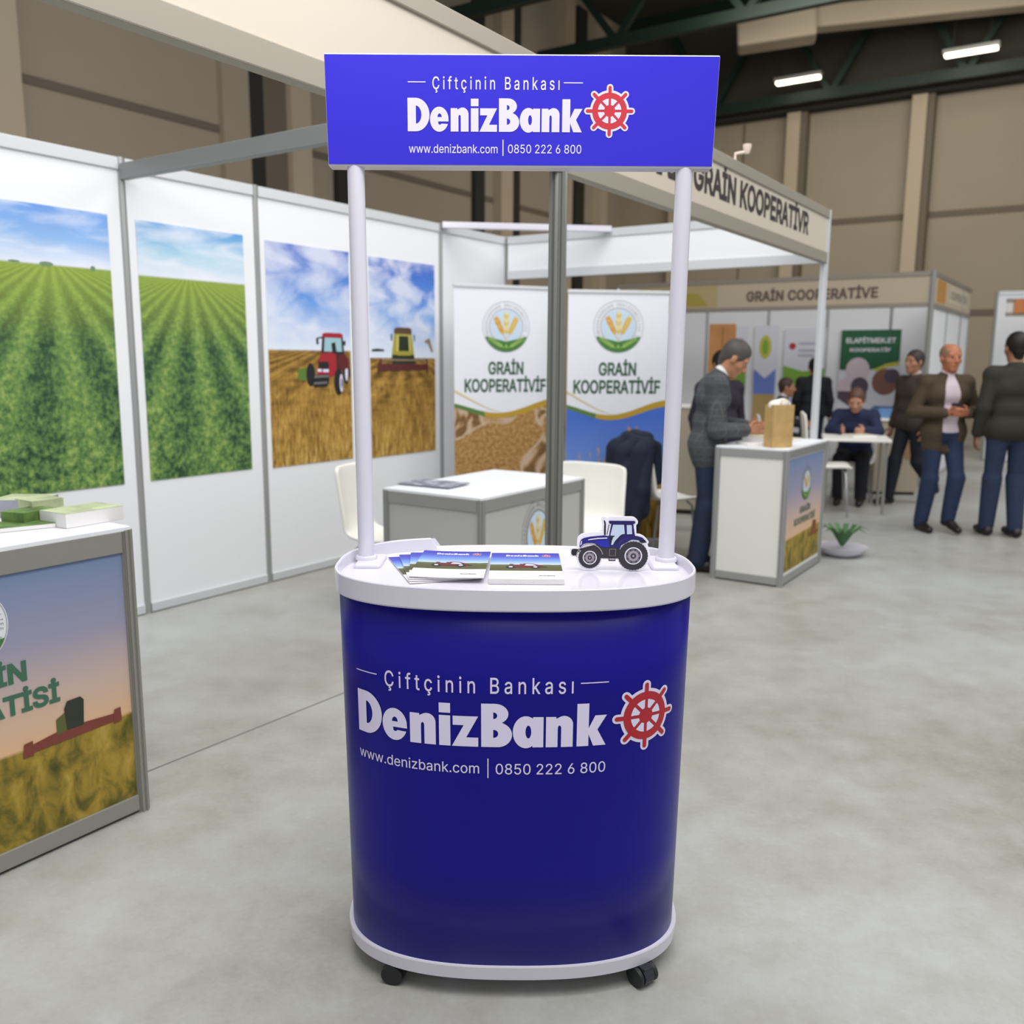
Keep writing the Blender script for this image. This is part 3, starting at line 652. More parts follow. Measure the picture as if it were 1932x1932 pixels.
def wheel(b, f, cx, cy, R, put, m_out, m_red, m_in, sx=1.0, sy=1.0):
    S = lambda pts: [(cx+(x)*R*sx, cy+(y)*R*sy) for x, y in pts]
    put(b, f, 1, m_out, S(circ(0, 0, .77, 48)))
    for k in range(8): a = k*PI/4; put(b, f, 1, m_out, S(capsule2(.5*math.cos(a), .5*math.sin(a), .87*math.cos(a), .87*math.sin(a), .13)))
    put(b, f, 2, m_red, S(circ(0, 0, .68, 48)))
    for k in range(8): a = k*PI/4; put(b, f, 2, m_red, S(capsule2(.5*math.cos(a), .5*math.sin(a), .87*math.cos(a), .87*math.sin(a), .062)))
    for k in range(8):
        a0 = k*PI/4+.10; a1 = (k+1)*PI/4-.10; put(b, f, 3, m_in, S(circ(0, 0, .46, 8, a0, a1)+circ(0, 0, .22, 4, a1-.12, a0+.12)))
cutpoly = lambda b, f, l, m, p: put_poly(b, f, l, m, p, .008)
def simple(b, f, l, m, p): b.flat(p, f, l, m)
b = MB()
brand(b, wrap, 1, 0, -.359, .195, .595, .096, .008); gf = bpy.data.objects['front_graphic']
b.build('brand_lettering', white_l, gf)
b = MB(); put_text(b, wrap, 1, 0, 'Çiftçinin Bankası', -.280, .122, .713, .035, off=.006, space=1.35, cut=.008); b.build('slogan_lettering', white_l, gf)
for x0, x1 in ((-.36, -.300), (.137, .197)): b = MB(); put_poly(b, wrap, 1, 0, [(x0, .7335), (x1, .7335), (x1, .7358), (x0, .7358)], .008); b.build('slogan_rule', white_l, gf)
b = MB(); put_text(b, wrap, 1, 0, 'www.denizbank.com', -.359, -.074, .535, .023, off=.002, cut=.008); put_text(b, wrap, 1, 0, '0850 222 6 800', -.039, .195, .534, .0235, off=.002, cut=.008)
put_poly(b, wrap, 1, 0, [(-.0565, .525), (-.0542, .525), (-.0542, .569), (-.0565, .569)], .01); b.build('contact_lettering', white_l, gf)
b = MB(); wheel(b, wrap, .286, .649, .079, cutpoly, 0, 1, 0); b.build('wheel_emblem', [white_l, red_p], gf)
# base rim
b = MB(); loops(b, [(PA-.03, PB-.03, .045), (PA-.004, PB-.004, .045), (PA+.001, PB+.001, .048), (PA+.004, PB+.004, .079), (PA+.003, PB+.003, .083), (PA-.006, PB-.006, .084)], True, True)
b.build('base_rim', white_g, stand, smooth=14)
# tray with raised lip, lower at the back between the posts
def lip(z):
    def f(x, y):
        back = y > .17; step = 1 if (x > -.205 and x < .27) else 0
        if back and step: return z-.012
        return z+(.010*max(0, min(1, (y-.0)/.2)) if x < 0 else .002*max(0, min(1, y/.2)))
    return f
TA, TB = .409, .256
b = MB(); loops(b, [(TA-.012, TB-.012, .8935), (TA-.001, TB-.001, .8935), (TA+.001, TB+.001, .897), (TA+.001, TB+.001, lip(.9385)), (TA-.0005, TB-.0005, lip(.9405)), (TA-.0045, TB-.0045, lip(.9405)), (TA-.006, TB-.006, lip(.938)), (TA-.010, TB-.010, .919), (TA-.0135, TB-.0135, .9165)], True, True)
tray = b.build('tray_top', white_g, stand, smooth=14)
for x in (-.357, .363):
    b = MB(); sg = 1 if x > 0 else -1
    pl_ = [(-.042, -.060), (.022, -.060), (.022, .06), (-.042, .06)] if sg > 0 else [(-.022, -.060), (.042, -.060), (.042, .06), (-.022, .06)]
    b.prism(pl_, lambda p, q, t: (x+p, .085+q, t), .912, .928); b.build('post_plinth', white_g, stand, bevel=.008, seg=4)
    b = MB(); b.lathe([(.026, .927), (.026, .934), (.0235, .937), (.0205, .937)], (x, .085, 0), 32); b.build('post_collar', white_g, stand, smooth=True)
    b = MB(); xt = x*1.022+.002; b.tube([(x, .085, .93), (xt, .085, 1.83)], .0192, 28); b.build('post', white_g, stand, smooth=True)
# header sign
HX, HYY = .0075, .065                        # local centre x, face y
b = MB(); f3 = lambda x, y, t: (HX+x, t, y)
ol = [(-.428, 1.823), (.424, 1.823), (.432, 2.058), (-.432, 2.058)]
b.prism(ol, f3, HYY+.001, HYY+.046); hdr = b.build('header_sign', white_g, stand, bevel=.003)
b = MB(); b.prism([(-.4265, 1.827), (.4225, 1.827), (.4305, 2.0545), (-.4305, 2.0545)], f3, HYY-.0004, HYY+.002)
hg = b.build('header_graphic', mat('lit_header_blue', '2f25cc', .34, 0, .5), hdr)  # same print blue made lighter; stronger light on the header is in the colour
hf = lambda x, y, l: (x-SX, HYY-.0008-.0004*l, y)
b = MB(); brand(b, hf, 1, 0, -.235, .149, 1.8965, .0695); b.build('brand_lettering', white_l, hg)
b = MB(); put_text(b, hf, 1, 0, 'Çiftçinin Bankası',-.180, .098, 1.984, .026, off=.006, space=1.35); b.build('slogan_lettering', white_l, hg)
for x0, x1 in ((-.234, -.195), (.107, .149)): b = MB(); b.flat([(x0, 1.9978), (x1, 1.9978), (x1, 1.9998), (x0, 1.9998)], hf, 1); b.build('slogan_rule', white_l, hg)
b = MB(); put_text(b, hf, 1, 0, 'www.denizbank.com', -.233, -.037, 1.8515, .018, off=.003); put_text(b, hf, 1, 0, '0850 222 6 800', -.014, .148, 1.852, .018, off=.003)
b.flat([(-.0262, 1.846), (-.0240, 1.846), (-.0240, 1.880), (-.0262, 1.880)], hf, 1); b.build('contact_lettering', white_l, hg)
b = MB(); wheel(b, hf, .2085, 1.941, .056, simple, 0, 1, 0); b.build('wheel_emblem', [white_l, mat('lit_header_red', 'cc3340', .4)], hg)  # wheel red lightened too, header light put into the colour
# casters
for x, y, a in ((-.262, -.172, 1.35), (.300, -.185, .62), (-.27, .15, .3), (.28, .15, 2.2)):
    c = thing('caster', None, None, (x, y, 0), a); c.scale = (1.12, 1.12, 1.0); c.parent = stand
    b = MB(); b.lathe([(.010, .044), (.013, .046)], (0, 0, 0), 12); b.box((-.012, -.012, .036), (.012, .012, .048))
    q = [(0+.024*math.cos(t), .024+.024*math.sin(t)) for t in np.linspace(-.3, PI+.5, 14)]
    for s in (-1,): b.prism(q, lambda p, z, t: (t, p+.006, z), -.0125, .0125)
    b.build('caster_housing', mat('caster_grey_black', '24262c', .35), c, bevel=.002)
    for s in (-1, 1):
        b = MB(); b.lathe([(.012, 0), (.0225, .001), (.023, .004), (.023, .009), (.020, .011)], (s*.0135-(.011 if s < 0 else 0)+.0, .006, .0235), 24, axis='x'); b.build('caster_wheel', black, c, smooth=True)

# ---------------------------------------------------------------- leaflets on the tray
WB, HBR = .166, .27
def pic_cover(g, X, Y):
    n = g.noise(g.vec(X*1.0, Y*4), 14, 4)
    land = g.ramp(Y*-1+n*.12+.62, [(0, '8a9562'), (.1, '6b7744'), (.25, '55563a')])
    sky = g.ramp(Y, [(.50, 'c3d2ec'), (.66, '7a9ad8'), (.84, '4c58b8'), (1, '403aa6')])
    return g.mix(g.step(Y, .29, .004), 'e9e9ec', g.mix(g.step(Y+n*.03, .54, .006), land, sky))
cover = picture('leaflet_cover_print', WB, HBR, lambda g, X, Y: pic_cover(g, X, g.y/HBR)); paper = mat('paper_white', 'eceae9', .6)
red_i = mat('cover_dark_red', '6a2230', .5); ink = mat('cover_ink', '2c2a35', .5)
leaf_n = 0
def leaflet(x, y, z, rz, label, group, bend=0):
    global leaf_n
    t = thing('leaflet', label, 'leaflet', (x, y, z), rz, group); th = .0018
    zz = lambda px, py: bend*((px/WB)-.6)**2
    b = MB(); n = 10
    for k in range(n):
        x0, x1 = WB*k/n, WB*(k+1)/n; z0, z1 = zz(x0, 0), zz(x1, 0)
        b.add([(x0, 0, z0), (x1, 0, z1), (x1, HBR, z1), (x0, HBR, z0), (x0, 0, z0+th), (x1, 0, z1+th), (x1, HBR, z1+th), (x0, HBR, z0+th)], [(0, 3, 2, 1), (4, 5, 6, 7), (0, 1, 5, 4), (2, 3, 7, 6)]+([(0, 4, 7, 3)] if k == 0 else [])+([(1, 2, 6, 5)] if k == n-1 else []))
    b.build('pages', paper, t)
    b = MB(); vs = [(WB*k/n, q, zz(WB*k/n, 0)+th+.0002) for q in (0, HBR) for k in range(n+1)]; b.add(vs, [(k, k+1, n+2+k, n+1+k) for k in range(n)])
    cv = b.build('cover', cover, t); f = lambda px, py, l: (px, py, zz(px, 0)+th+.0003+.0002*l)
    b = MB(); brand(b, f, 1, 0, .036, .116, .228, .018, .02); wheel(b, f, .134, .236, .012, simple, 0, 1, 0, 1.0, 1.3)
    brand(b, f, 1, 2, .112, .148, .028, .007, .02)
    for q in range(14):                      # the red machinery printed in the field
        px = .040+.090*random.Random(q+3).random(); py = .112+.034*random.Random(q+9).random(); b.flat(circ(px, py, .004+.004*random.Random(q).random(), 8, ry=.004), f, 1, 3 if q % 3 else 2)
    b.flat([(.036, .118), (.052, .113), (.118, .110), (.124, .128), (.100, .150), (.078, .152), (.070, .132), (.044, .134)], f, 1, 3); b.flat([(.08, .130), (.108, .128), (.10, .142), (.084, .144)], f, 2, 0)
    for px in (.048, .105): b.flat(circ(px, .115, .011, 16, ry=.013), f, 2, 2); b.flat(circ(px, .115, .005, 12, ry=.006), f, 3, 0)
    b.build('cover_print', [white_l, red_p, ink, red_i], cv)
    return t
zt = .9175
fan = [(-.222, 1.913, .31, 'bottom leaflet of the fanned pile, turned furthest, beside the left post'), (-.224, 1.919, .205, 'second leaflet from the bottom of the fanned pile on the tray'),
       (-.2255, 1.925, .095, 'third leaflet from the bottom of the fanned pile on the tray'), (-.227, 1.928, -.035, 'top leaflet of the fanned pile, its full cover showing')]
for k, (x, y, a, lb) in enumerate(fan): leaflet(x, y, zt+.0036*k, a, lb, 'leaflets fanned on the tray', .006 if k == 3 else .002)
for k in range(5): leaflet(-.0505, 1.917+.0005*k, zt+.0023*k, -.012+.002*k, ['lowest leaflet of the straight stack', 'second leaflet from the bottom of the straight stack', 'middle leaflet of the straight stack', 'leaflet just below the top of the straight stack', 'top leaflet of the straight stack beside the tractor cutout'][k], 'leaflets in the straight stack')

# ---------------------------------------------------------------- tractor cutout
tr = thing('tractor_cutout', 'blue cardboard tractor cutout with white border standing on the white tray', 'cutout', (.1225, 2.056, .9172), -.02)
K = .0001145; TP = lambda pts: [((x-150+120)*K, (1243-y)*K) for x, y in pts]
tf = lambda x, y, l: (x, -.0022-.00035*l, y)
outl = [(150, 790), (175, 765), (285, 765), (285, 600), (300, 545), (360, 490), (480, 455), (620, 440), (790, 432), (785, 300), (770, 180), (775, 135), (800, 118), (840, 122), (868, 140), (885, 155), (915, 128), (950, 118), (1380, 118), (1430, 130), (1480, 170), (1505, 210), (1505, 255), (1480, 285), (1472, 300), (1482, 470), (1560, 478), (1640, 520), (1690, 570), (1735, 630), (1730, 665), (1712, 680), (1735, 760), (1765, 860), (1765, 960), (1745, 1050), (1700, 1130), (1640, 1195), (1560, 1235), (1430, 1243), (1310, 1235), (1230, 1190), (1160, 1110), (1120, 1020), (1085, 1010), (1080, 1050), (930, 1052), (918, 1010), (800, 1010), (780, 1080), (730, 1160), (660, 1225), (560, 1243), (450, 1232), (370, 1190), (310, 1110), (280, 1010), (270, 960), (190, 958), (155, 930), (145, 860)]
b = MB(); b.prism(TP(outl), lambda x, y, t: (x, t, y), -.0022, .0022); board = b.build('cutout_board', mat('cutout_white', 'f0eef6', .4), tr, bevel=.0006)
b = MB(); b.add([(.150, .0022, 0), (.172, .0022, 0), (.172, .045, 0), (.150, .045, 0), (.150, .0022, .06), (.172, .0022, .06)], [(0, 1, 2, 3), (0, 4, 5, 1), (4, 3, 2, 5), (0, 3, 4), (1, 5, 2)]); b.build('rear_strut', paper, tr)
b = MB(); T_ = lambda pts, l, m: b.flat(TP(pts), tf, l, m)
def TC(x, y, r, l, m, n=40, jag=0): T_([(x+(r+(jag if k % 2 else 0))*math.cos(2*PI*k/n), y+(r+(jag if k % 2 else 0))*math.sin(2*PI*k/n)) for k in range(n)], l, m)
T_([(300, 800), (700, 690), (960, 730), (1150, 720), (1160, 985), (780, 985)], 1, 1)
T_([(175, 815), (205, 795), (262, 793), (340, 805), (340, 855), (300, 862), (290, 930), (200, 932), (172, 895)], 2, 3)
T_([(345, 650), (365, 600), (420, 565), (560, 535), (820, 508), (940, 520), (965, 640), (965, 760), (780, 750), (700, 700), (600, 670), (500, 670), (420, 690), (350, 760), (335, 740)], 2, 2)
T_([(640, 640), (760, 615), (920, 600), (930, 750), (790, 748), (720, 705)], 3, 7)
T_([(505, 600), (560, 583), (700, 562), (895, 552), (895, 570), (700, 583), (560, 603), (505, 612)], 3, 0); T_([(372, 625), (383, 630), (378, 690), (360, 725), (352, 700)], 3, 0)
T_([(825, 290), (860, 290), (862, 500), (825, 500)], 2, 3); T_([(815, 200), (830, 195), (850, 230), (860, 275), (858, 300), (830, 290)], 2, 3); T_([(915, 285), (930, 288), (895, 490), (880, 490)], 2, 3)
T_([(920, 205), (1435, 205), (1452, 225), (1450, 250), (1420, 268), (940, 268), (918, 245)], 4, 4)
T_([(970, 262), (1410, 262), (1450, 500), (1480, 540), (1300, 640), (1100, 760), (960, 740), (925, 520)], 2, 4)
T_([(1003, 285), (1225, 285), (1245, 470), (1195, 480), (1150, 510), (1050, 620), (1010, 700), (975, 700), (985, 620), (1010, 560), (955, 500)], 3, 5); T_([(1280, 290), (1378, 290), (1395, 475), (1290, 480)], 3, 5)
T_([(955, 510), (1040, 512), (1045, 525), (1000, 550), (975, 690), (950, 690)], 4, 3)
for dx in (0, 30): T_([(1160+dx, 500), (1172+dx, 505), (1065+dx, 660), (1050+dx, 655)], 4, 3)
T_([(1090, 770), (1110, 690), (1160, 600), (1250, 530), (1360, 505), (1500, 515), (1600, 545), (1660, 600), (1690, 645), (1600, 640), (1520, 600), (1400, 590), (1280, 620), (1190, 690), (1150, 780)], 3, 4)
T_([(1130, 680), (1180, 610), (1270, 560), (1370, 545), (1370, 552), (1275, 570), (1188, 618), (1140, 685)], 4, 8)
TC(1425, 925, 305, 3, 1, 64, -12); TC(545, 965, 232, 3, 1, 56, -10)
T_([(1520, 590), (1640, 600), (1700, 645), (1600, 655), (1560, 640)], 4, 3)
for q in range(26):
    a0 = PI*1.05+PI*.9*q/25; 
ar = [(545+r*math.cos(a), 960+r*math.sin(a)) for r, rg in ((278, 1), (262, -1)) for a in [PI+PI*.93*(k if rg > 0 else 20-k)/20 for k in range(21)]]
T_(ar, 4, 6)
for (x, y, r) in ((548, 970, 142), (1430, 925, 178)):
    TC(x, y, r, 4, 0); TC(x, y, r*.88, 5, 9); TC(x, y, r*.60, 6, 6)
    for k in range(8): a = k*PI/4+.3; TC(x+r*.74*math.cos(a), y+r*.74*math.sin(a), r*.10, 6, 1, 10)
    TC(x, y, r*.31, 7, 1); TC(x, y, r*.14, 8, 6)
T_([(945, 785), (1075, 785), (1070, 930), (940, 930)], 4, 6); T_([(952, 792), (1068, 792), (1063, 923), (948, 923)], 5, 1); T_([(930, 975), (1070, 975), (1068, 1030), (930, 1030)], 4, 3); T_([(945, 988), (1058, 988), (1056, 1005), (945, 1005)], 5, 0)
b.build('tractor_print', [mat('cutout_line_white', 'ece9f4', .4), mat('cutout_tyre', '2d2a33', .5), mat('cutout_navy', '1b1878', .4), mat('cutout_black', '12131c', .45), mat('cutout_dark_navy', '1d1660', .4), mat('cutout_glass', 'c3d3e6', .3), mat('cutout_grey', '9d939d', .4), mat('cutout_bright_blue', '1c22a6', .35), mat('cutout_blue_edge', '3b2ba6', .4), mat('cutout_rim_grey', '6b6570', .4)], board)

# ---------------------------------------------------------------- system desks and counters
def desk(root, L_, D_, H_, top_m=white_p, side=None, end=None, post_m=alu_d, rail=.06, pm=grey_p):
    # local: x along the length (0..L), y back (0..D); faces at y=0 and x=0 are seen
    for x, y in ((0, 0), (L_, 0), (L_, D_), (0, D_)): grooved_post(root, x, y, 0, H_-.004, .020, post_m)
    for (x0, y0, x1, y1) in ((0, 0, L_, 0), (L_, 0, L_, D_), (L_, D_, 0, D_), (0, D_, 0, 0)):
        a, e = Vector((x0, y0, 0)), Vector((x1, y1, 0)); d = (e-a).normalized()*.018
        c = MB(); c.bar(a+d+Vector((0, 0, H_-rail/2-.006)), e-d+Vector((0, 0, H_-rail/2-.006)), .024, rail); c.build('frame_rail', post_m, root, bevel=.002)
        c = MB(); c.bar(a+d+Vector((0, 0, .035)), e-d+Vector((0, 0, .035)), .024, .05); c.build('frame_rail', post_m, root, bevel=.002)
        c = MB(); c.bar(a+d+Vector((0, 0, (H_-rail)/2+.025)), e-d+Vector((0, 0, (H_-rail)/2+.025)), .006, H_-rail-.06)
        c.build('side_panel', pm, root)
    c = MB(); c.box((-.012, -.012, H_-.008), (L_+.012, D_+.012, H_+.006)); c.build('desk_top', top_m, root, bevel=.002)
dk = thing('reception_desk', 'low white desk with aluminium frame and grain emblem inside the booth', 'desk', (-.146, 4.221, 0), ANG)
desk(dk, .963, .594, .75)
c = MB(); emblem(c, lambda x, y, l: (x, -.0045-.0008*l, y), .50, .50, .19, 0, .8); c.build('emblem', EM, dk)
rc = thing('display_counter', 'white counter with aluminium frame under the booth corner beside the man in blazer', 'counter', (1.688, 5.526, 0), ANG)
desk(rc, .86, .44, .866, post_m=alu, pm=mat('counter_panel_white', 'dcdcd6', .55), rail=.05)
c = MB(); pw, ph = .87, .72; c.add([(.04, -.0045, .08), (.83, -.0045, .08), (.83, -.0045, .80), (.04, -.0045, .80)], [(0, 1, 2, 3)])
c.build('poster_print', picture('counter_poster_print', .95, .866, pic_sunset(.33, .02, 2), .6), rc)
c = MB(); f = lambda x, y, l: (x, -.0055-.0008*l, y); emblem(c, f, .45, .62, .115, 0, 1.0); c.build('emblem', EM, rc)
c = MB(); put_text(c, f, 1, 0, 'GRAİN', .33, .57, .425, .045, off=.03); put_text(c, f, 1, 0, 'KOOPERATİSİ', .22, .70, .355, .045, off=.03)
for p in ([(.62, .255), (.74, .255), (.74, .33), (.66, .34)], [(.58, .235), (.80, .235), (.80, .26), (.58, .26)]): c.flat(p, f, 1, 1)
c.build('lettering', [mat('counter_letter_grey', '5d6a60', .6), mat('print_far_harvester', '7c4a24', .6)], rc)
lc = thing('brochure_counter', 'counter with sunset harvest poster and grey frame at the left frame edge', 'counter', (-1.154-.555*1.3, 2.639-.832*1.3, 0), ANG)
desk(lc, 1.3, .5, .90, post_m=mat('counter_frame_grey', '94928b', .45, .3), rail=.065)
c = MB(); c.add([(.02, -.0045, .06), (1.28, -.0045, .06), (1.28, -.0045, .84), (.02, -.0045, .84)], [(0, 1, 2, 3)])
c.build('poster_print', picture('harvest_poster_print', 1.3, .9, pic_sunset(.355, .012, 7), .6), lc)
lf = lambda x, y, l: (x, -.0055-.0008*l, y)
c = MB(); c.flat(circ(.83, .70, .108, 40), lf, 0, 7); emblem(c, lf, .83, .70, .105, 0); c.build('emblem', EM+[mat('emblem_white', 'dfe2e6', .5)], lc)
c = MB(); put_text(c, lf, 1, 0, 'GRAİN', .73, .975, .525, .058, off=.03); put_text(c, lf, 1, 0, 'KOOPERATİSİ', .56, 1.062, .437, .058, off=.03); c.build('lettering', mat('poster_letters_green', '3c6a52', .6), lc)
c = MB()
for p, l, m in (([(.965, .312), (1.235, .322), (1.235, .345), (1.10, .352), (1.04, .348), (.965, .335)], 1, 0), ([(1.075, .345), (1.125, .345), (1.13, .42), (1.12, .432), (1.08, .430), (1.07, .41)], 2, 1), ([(1.045, .34), (1.08, .345), (1.075, .40), (1.045, .385)], 1, 2), ([(.945, .305), (.975, .305), (.975, .348), (.95, .345)], 2, 0), ([(1.218, .315), (1.245, .318), (1.243, .36), (1.222, .358)], 2, 0)): c.flat(p, lf, l, m)
c.build('harvester_print', [mat('harvester_rust', '7a3c30', .6), mat('harvester_dark', '2e3327', .6), mat('harvester_olive', '5a5e2c', .6)], lc)
def book(x, y, z, rz, w_, d_, h_, label, cat='brochure', m=None, group=None, pm=None, name='brochure'):
    t = thing(name, label, cat, (x, y, z), rz, group); b = MB(); b.box((0, 0, 0), (w_, d_, h_)); b.build('pages', pm or paper, t, bevel=.001)
    b = MB(); b.box((0, 0, h_), (w_, d_, h_+.0012)); b.build('cover', m, t); return t
green_c = mat('cover_green_print', '5f7d3c', .6, noise=.5, nscale=18); pale_c = mat('cover_pale_green', 'b9c39a', .6, noise=.25, nscale=15); grey_c = mat('cover_grey_lilac', 'a3a1ae', .6, noise=.2, nscale=12)
bk = [(-1.405, 2.62, ANG+.15, pale_c, .030, 'brochure pile nearer the frame edge on the left counter'), (-1.300, 2.70, ANG-.1, pale_c, .045, 'brochure pile at the counter corner with white page edges')]
book(-1.475, 2.50, .907, ANG-.3, .17, .12, .012, 'low flat brochure at the very left on the sunset poster counter', m=green_c)
book(-1.432, 2.603, .907, ANG+.25, .12, .09, .040, 'thick green brochure pile on the left counter', m=green_c, pm=green_c)
book(-1.300, 2.585, .907, ANG+.05, .19, .13, .042, 'white-edged brochure pile nearest the left counter corner', m=pale_c)
book(-1.47, 2.76, .907, ANG+.6, .13, .15, .055, 'grey lilac brochure pile behind the green one', m=pale_c, pm=grey_c)
book(-1.465, 2.714, .907, ANG, .10, .1, .058, 'pale green brochure pile behind the white-edged one', m=pale_c, pm=pale_c)
mgc = picture('magazine_cover_print', .30, .2, lambda g, X, Y: g.ramp(g.noise(g.vec(X*1.0, g.y*5), 4, 3), [(.35, '6f6a78'), (.5, '8b8f9c'), (.62, 'c9cbd6'), (.75, '8f8a6a')]))
for k, (dx, a) in enumerate(((0, .10), (.01, .0))):
    book(-.60+dx, 4.66-dx, .757+.006*k, -.52+a, .31, .2, .004, ['lower dark magazine lying on the white desk', 'upper dark magazine lying on the white desk'][k], 'magazine', mgc, 'magazines on the white desk', grey_c, 'magazine')

# chairs: one curved shell on thin steel legs
def shell_chair(loc, rz, label, w_=.42, back=.44, seat_z=.43, arms=False):
    t = thing('shell_chair', label, 'chair', (loc[0], loc[1], 0), rz, 'cream shell chairs')
    prof = [(-.21, seat_z-.02), (-.19, seat_z), (-.10, seat_z-.002), (.02, seat_z-.008), (.12, seat_z), (.175, seat_z+.03), (.20, seat_z+.09), (.215, seat_z+.18), (.235, seat_z+back*.7), (.25, seat_z+back*.93), (.253, seat_z+back)]
    n = len(prof); nx = 12; vs = []
    for i, (y, z) in enumerate(prof):
        tw = w_/2*(1 if i < 7 else 1-.02*(i-6)); tw *= (.90 if i in (0,) else .97 if i == n-1 else 1)
        for k in range(nx+1):
            u = k/nx*2-1; vs.append((u*tw, y-(.03*(abs(u)**3) if i > 5 else 0), z+(.018*abs(u)**3 if i <= 5 else 0)-(.02*abs(u)**8 if i == n-1 else 0)))
    b = MB(); b.add(vs, [(i*(nx+1)+k, i*(nx+1)+k+1, (i+1)*(nx+1)+k+1, (i+1)*(nx+1)+k) for i in range(n-1) for k in range(nx)])
    o = b.build('seat_shell', cream, t, smooth=True); md = o.modifiers.new('t', 'SOLIDIFY'); md.thickness = .024; md.offset = 0; md = o.modifiers.new('s', 'SUBSURF'); md.levels = md.render_levels = 2
    for sx in (-1, 1):
        for y0, y1 in ((-.13, -.19), (.10, .19)):
            b = MB(); b.tube([(sx*.12, y0, seat_z-.02), (sx*.15, y0*1.2, seat_z-.05), (sx*.19, y1, .0)], .009, 8); b.build('leg', steel, t, smooth=True)
    return t
shell_chair((-.70, 4.98), math.radians(72), 'cream shell chair between the white desk and the poster wall', .36, .41, .41)
shell_chair((.37, 5.46), ANG-PI/2, 'wide cream shell chair behind the white desk', .54, .37, .40)
shell_chair((1.08, 6.42), math.radians(112), 'cream shell chair with a navy jacket over its back', .42, .42, .44)
t = thing('potted_plant', 'green plant in a low white bowl on the floor behind the right counter', 'plant', (2.43, 6.50, 0))
b = MB(); b.lathe([(.10, 0), (.15, .03), (.185, .07), (.178, .07), (.14, .045), (.05, .04)], n=32); b.build('bowl', white_g, t, smooth=True)
b = MB()
for k in range(12):
    a = k*.53; pts = [Vector((math.cos(a)*r, math.sin(a)*r, .05+.17*math.sin(r*11))) for r in (.01, .07, .13, .19)]; wv = Vector((-math.sin(a), math.cos(a), 0))
    ws = (.006, .022, .018, .002); vs = [p+wv*q*s_ for p, q in zip(pts, ws) for s_ in (-1, 1)]; b.add(vs, [(2*i, 2*i+1, 2*i+3, 2*i+2) for i in range(3)])
b.build('leaves', mat('plant_green', '3d6a35', .5), t, smooth=True)

# paper bag and papers on the right counter
kraft = mat('kraft_paper', 'b99a62', .75, noise=.12, nscale=20, bump=.3)
t = thing('paper_bag', 'brown kraft paper bag with white tissue standing on the right counter', 'bag', (1.615, 5.60, .873), math.radians(20))
b = MB(); z0, z1 = 0, .265; P = [(0, 0), (.075, -.012), (.15, 0), (.15, .09), (.075, .10), (0, .09)]
b.add([(x, y, z0) for x, y in P]+[(x*1.02, y, z1) for x, y in P], [(0, 5, 4, 3, 2, 1)]+[(k, (k+1) % 6, 6+(k+1) % 6, 6+k) for k in range(6)])
o = b.build('bag_body', kraft, t); md = o.modifiers.new('t', 'SOLIDIFY'); md.thickness = .002
sdf_mesh('tissue', [('e', (.04, .045, .26), (.045, .04, .035)), ('e', (.09, .04, .265), (.05, .035, .04)), ('e', (.12, .05, .255), (.03, .035, .03))], .008, mat('tissue_white', 'e9e6df', .7), t)
b = MB(); b.tube([(.045, -.004, .25), (.05, -.004, .295), (.10, -.004, .295), (.105, -.004, .25)], .003, 6); b.build('handle', kraft, t)
book(1.50, 5.74, .873, .3, .20, .15, .012, 'pale leaflet stack on the right counter under the man\'s hands', m=paper, name='leaflet_stack', cat='leaflet')
book(1.83, 5.93, .873, ANG, .26, .16, .018, 'cream leaflet pile behind the paper bag', m=mat('cream_print', 'd9cfb4', .6), name='leaflet_stack', cat='leaflet')
book(1.68, 6.00, .873, ANG-.2, .22, .17, .028, 'wrapped cream parcel behind the paper bag', cat='parcel', m=mat('cream_print', 'd9cfb4', .6), name='parcel')
# clutter seen past the banners
t = thing('wooden_cabinet', 'tall brown wooden cabinet behind the man in the grey blazer', 'cabinet', (2.0, 9.35, 0), -.2)
wd = mat('warm_wood', '9c6a34', .55, noise=.2, nscale=3)
b = MB(); b.box((0, 0, .06), (.26, .26, 1.78)); b.build('carcass', wd, t, bevel=.01)
b = MB(); b.box((-.003, -.015, .09), (.128, 0, 1.75)); b.build('door', wd, t, bevel=.004); b = MB(); b.box((.132, -.015, .09), (.262, 0, 1.75)); b.build('door', wd, t, bevel=.004)
b = MB(); b.box((.01, .01, 0), (.25, .25, .06)); b.build('plinth', dark_m, t)
t = thing('low_partition', 'pale beige low cabinet behind the cream chair', 'cabinet', (1.30, 8.35, 0), -.3)
b = MB(); b.box((0, 0, .04), (.62, .4, .98)); b.build('carcass', mat('pale_beige_paint', 'b5ac96', .6), t, bevel=.01); b = MB(); b.box((-.01, -.01, .98), (.63, .41, 1.0)); b.build('worktop', cream, t, bevel=.003); b = MB(); b.box((.02, .02, 0), (.6, .38, .04)); b.build('plinth', dark_m, t)

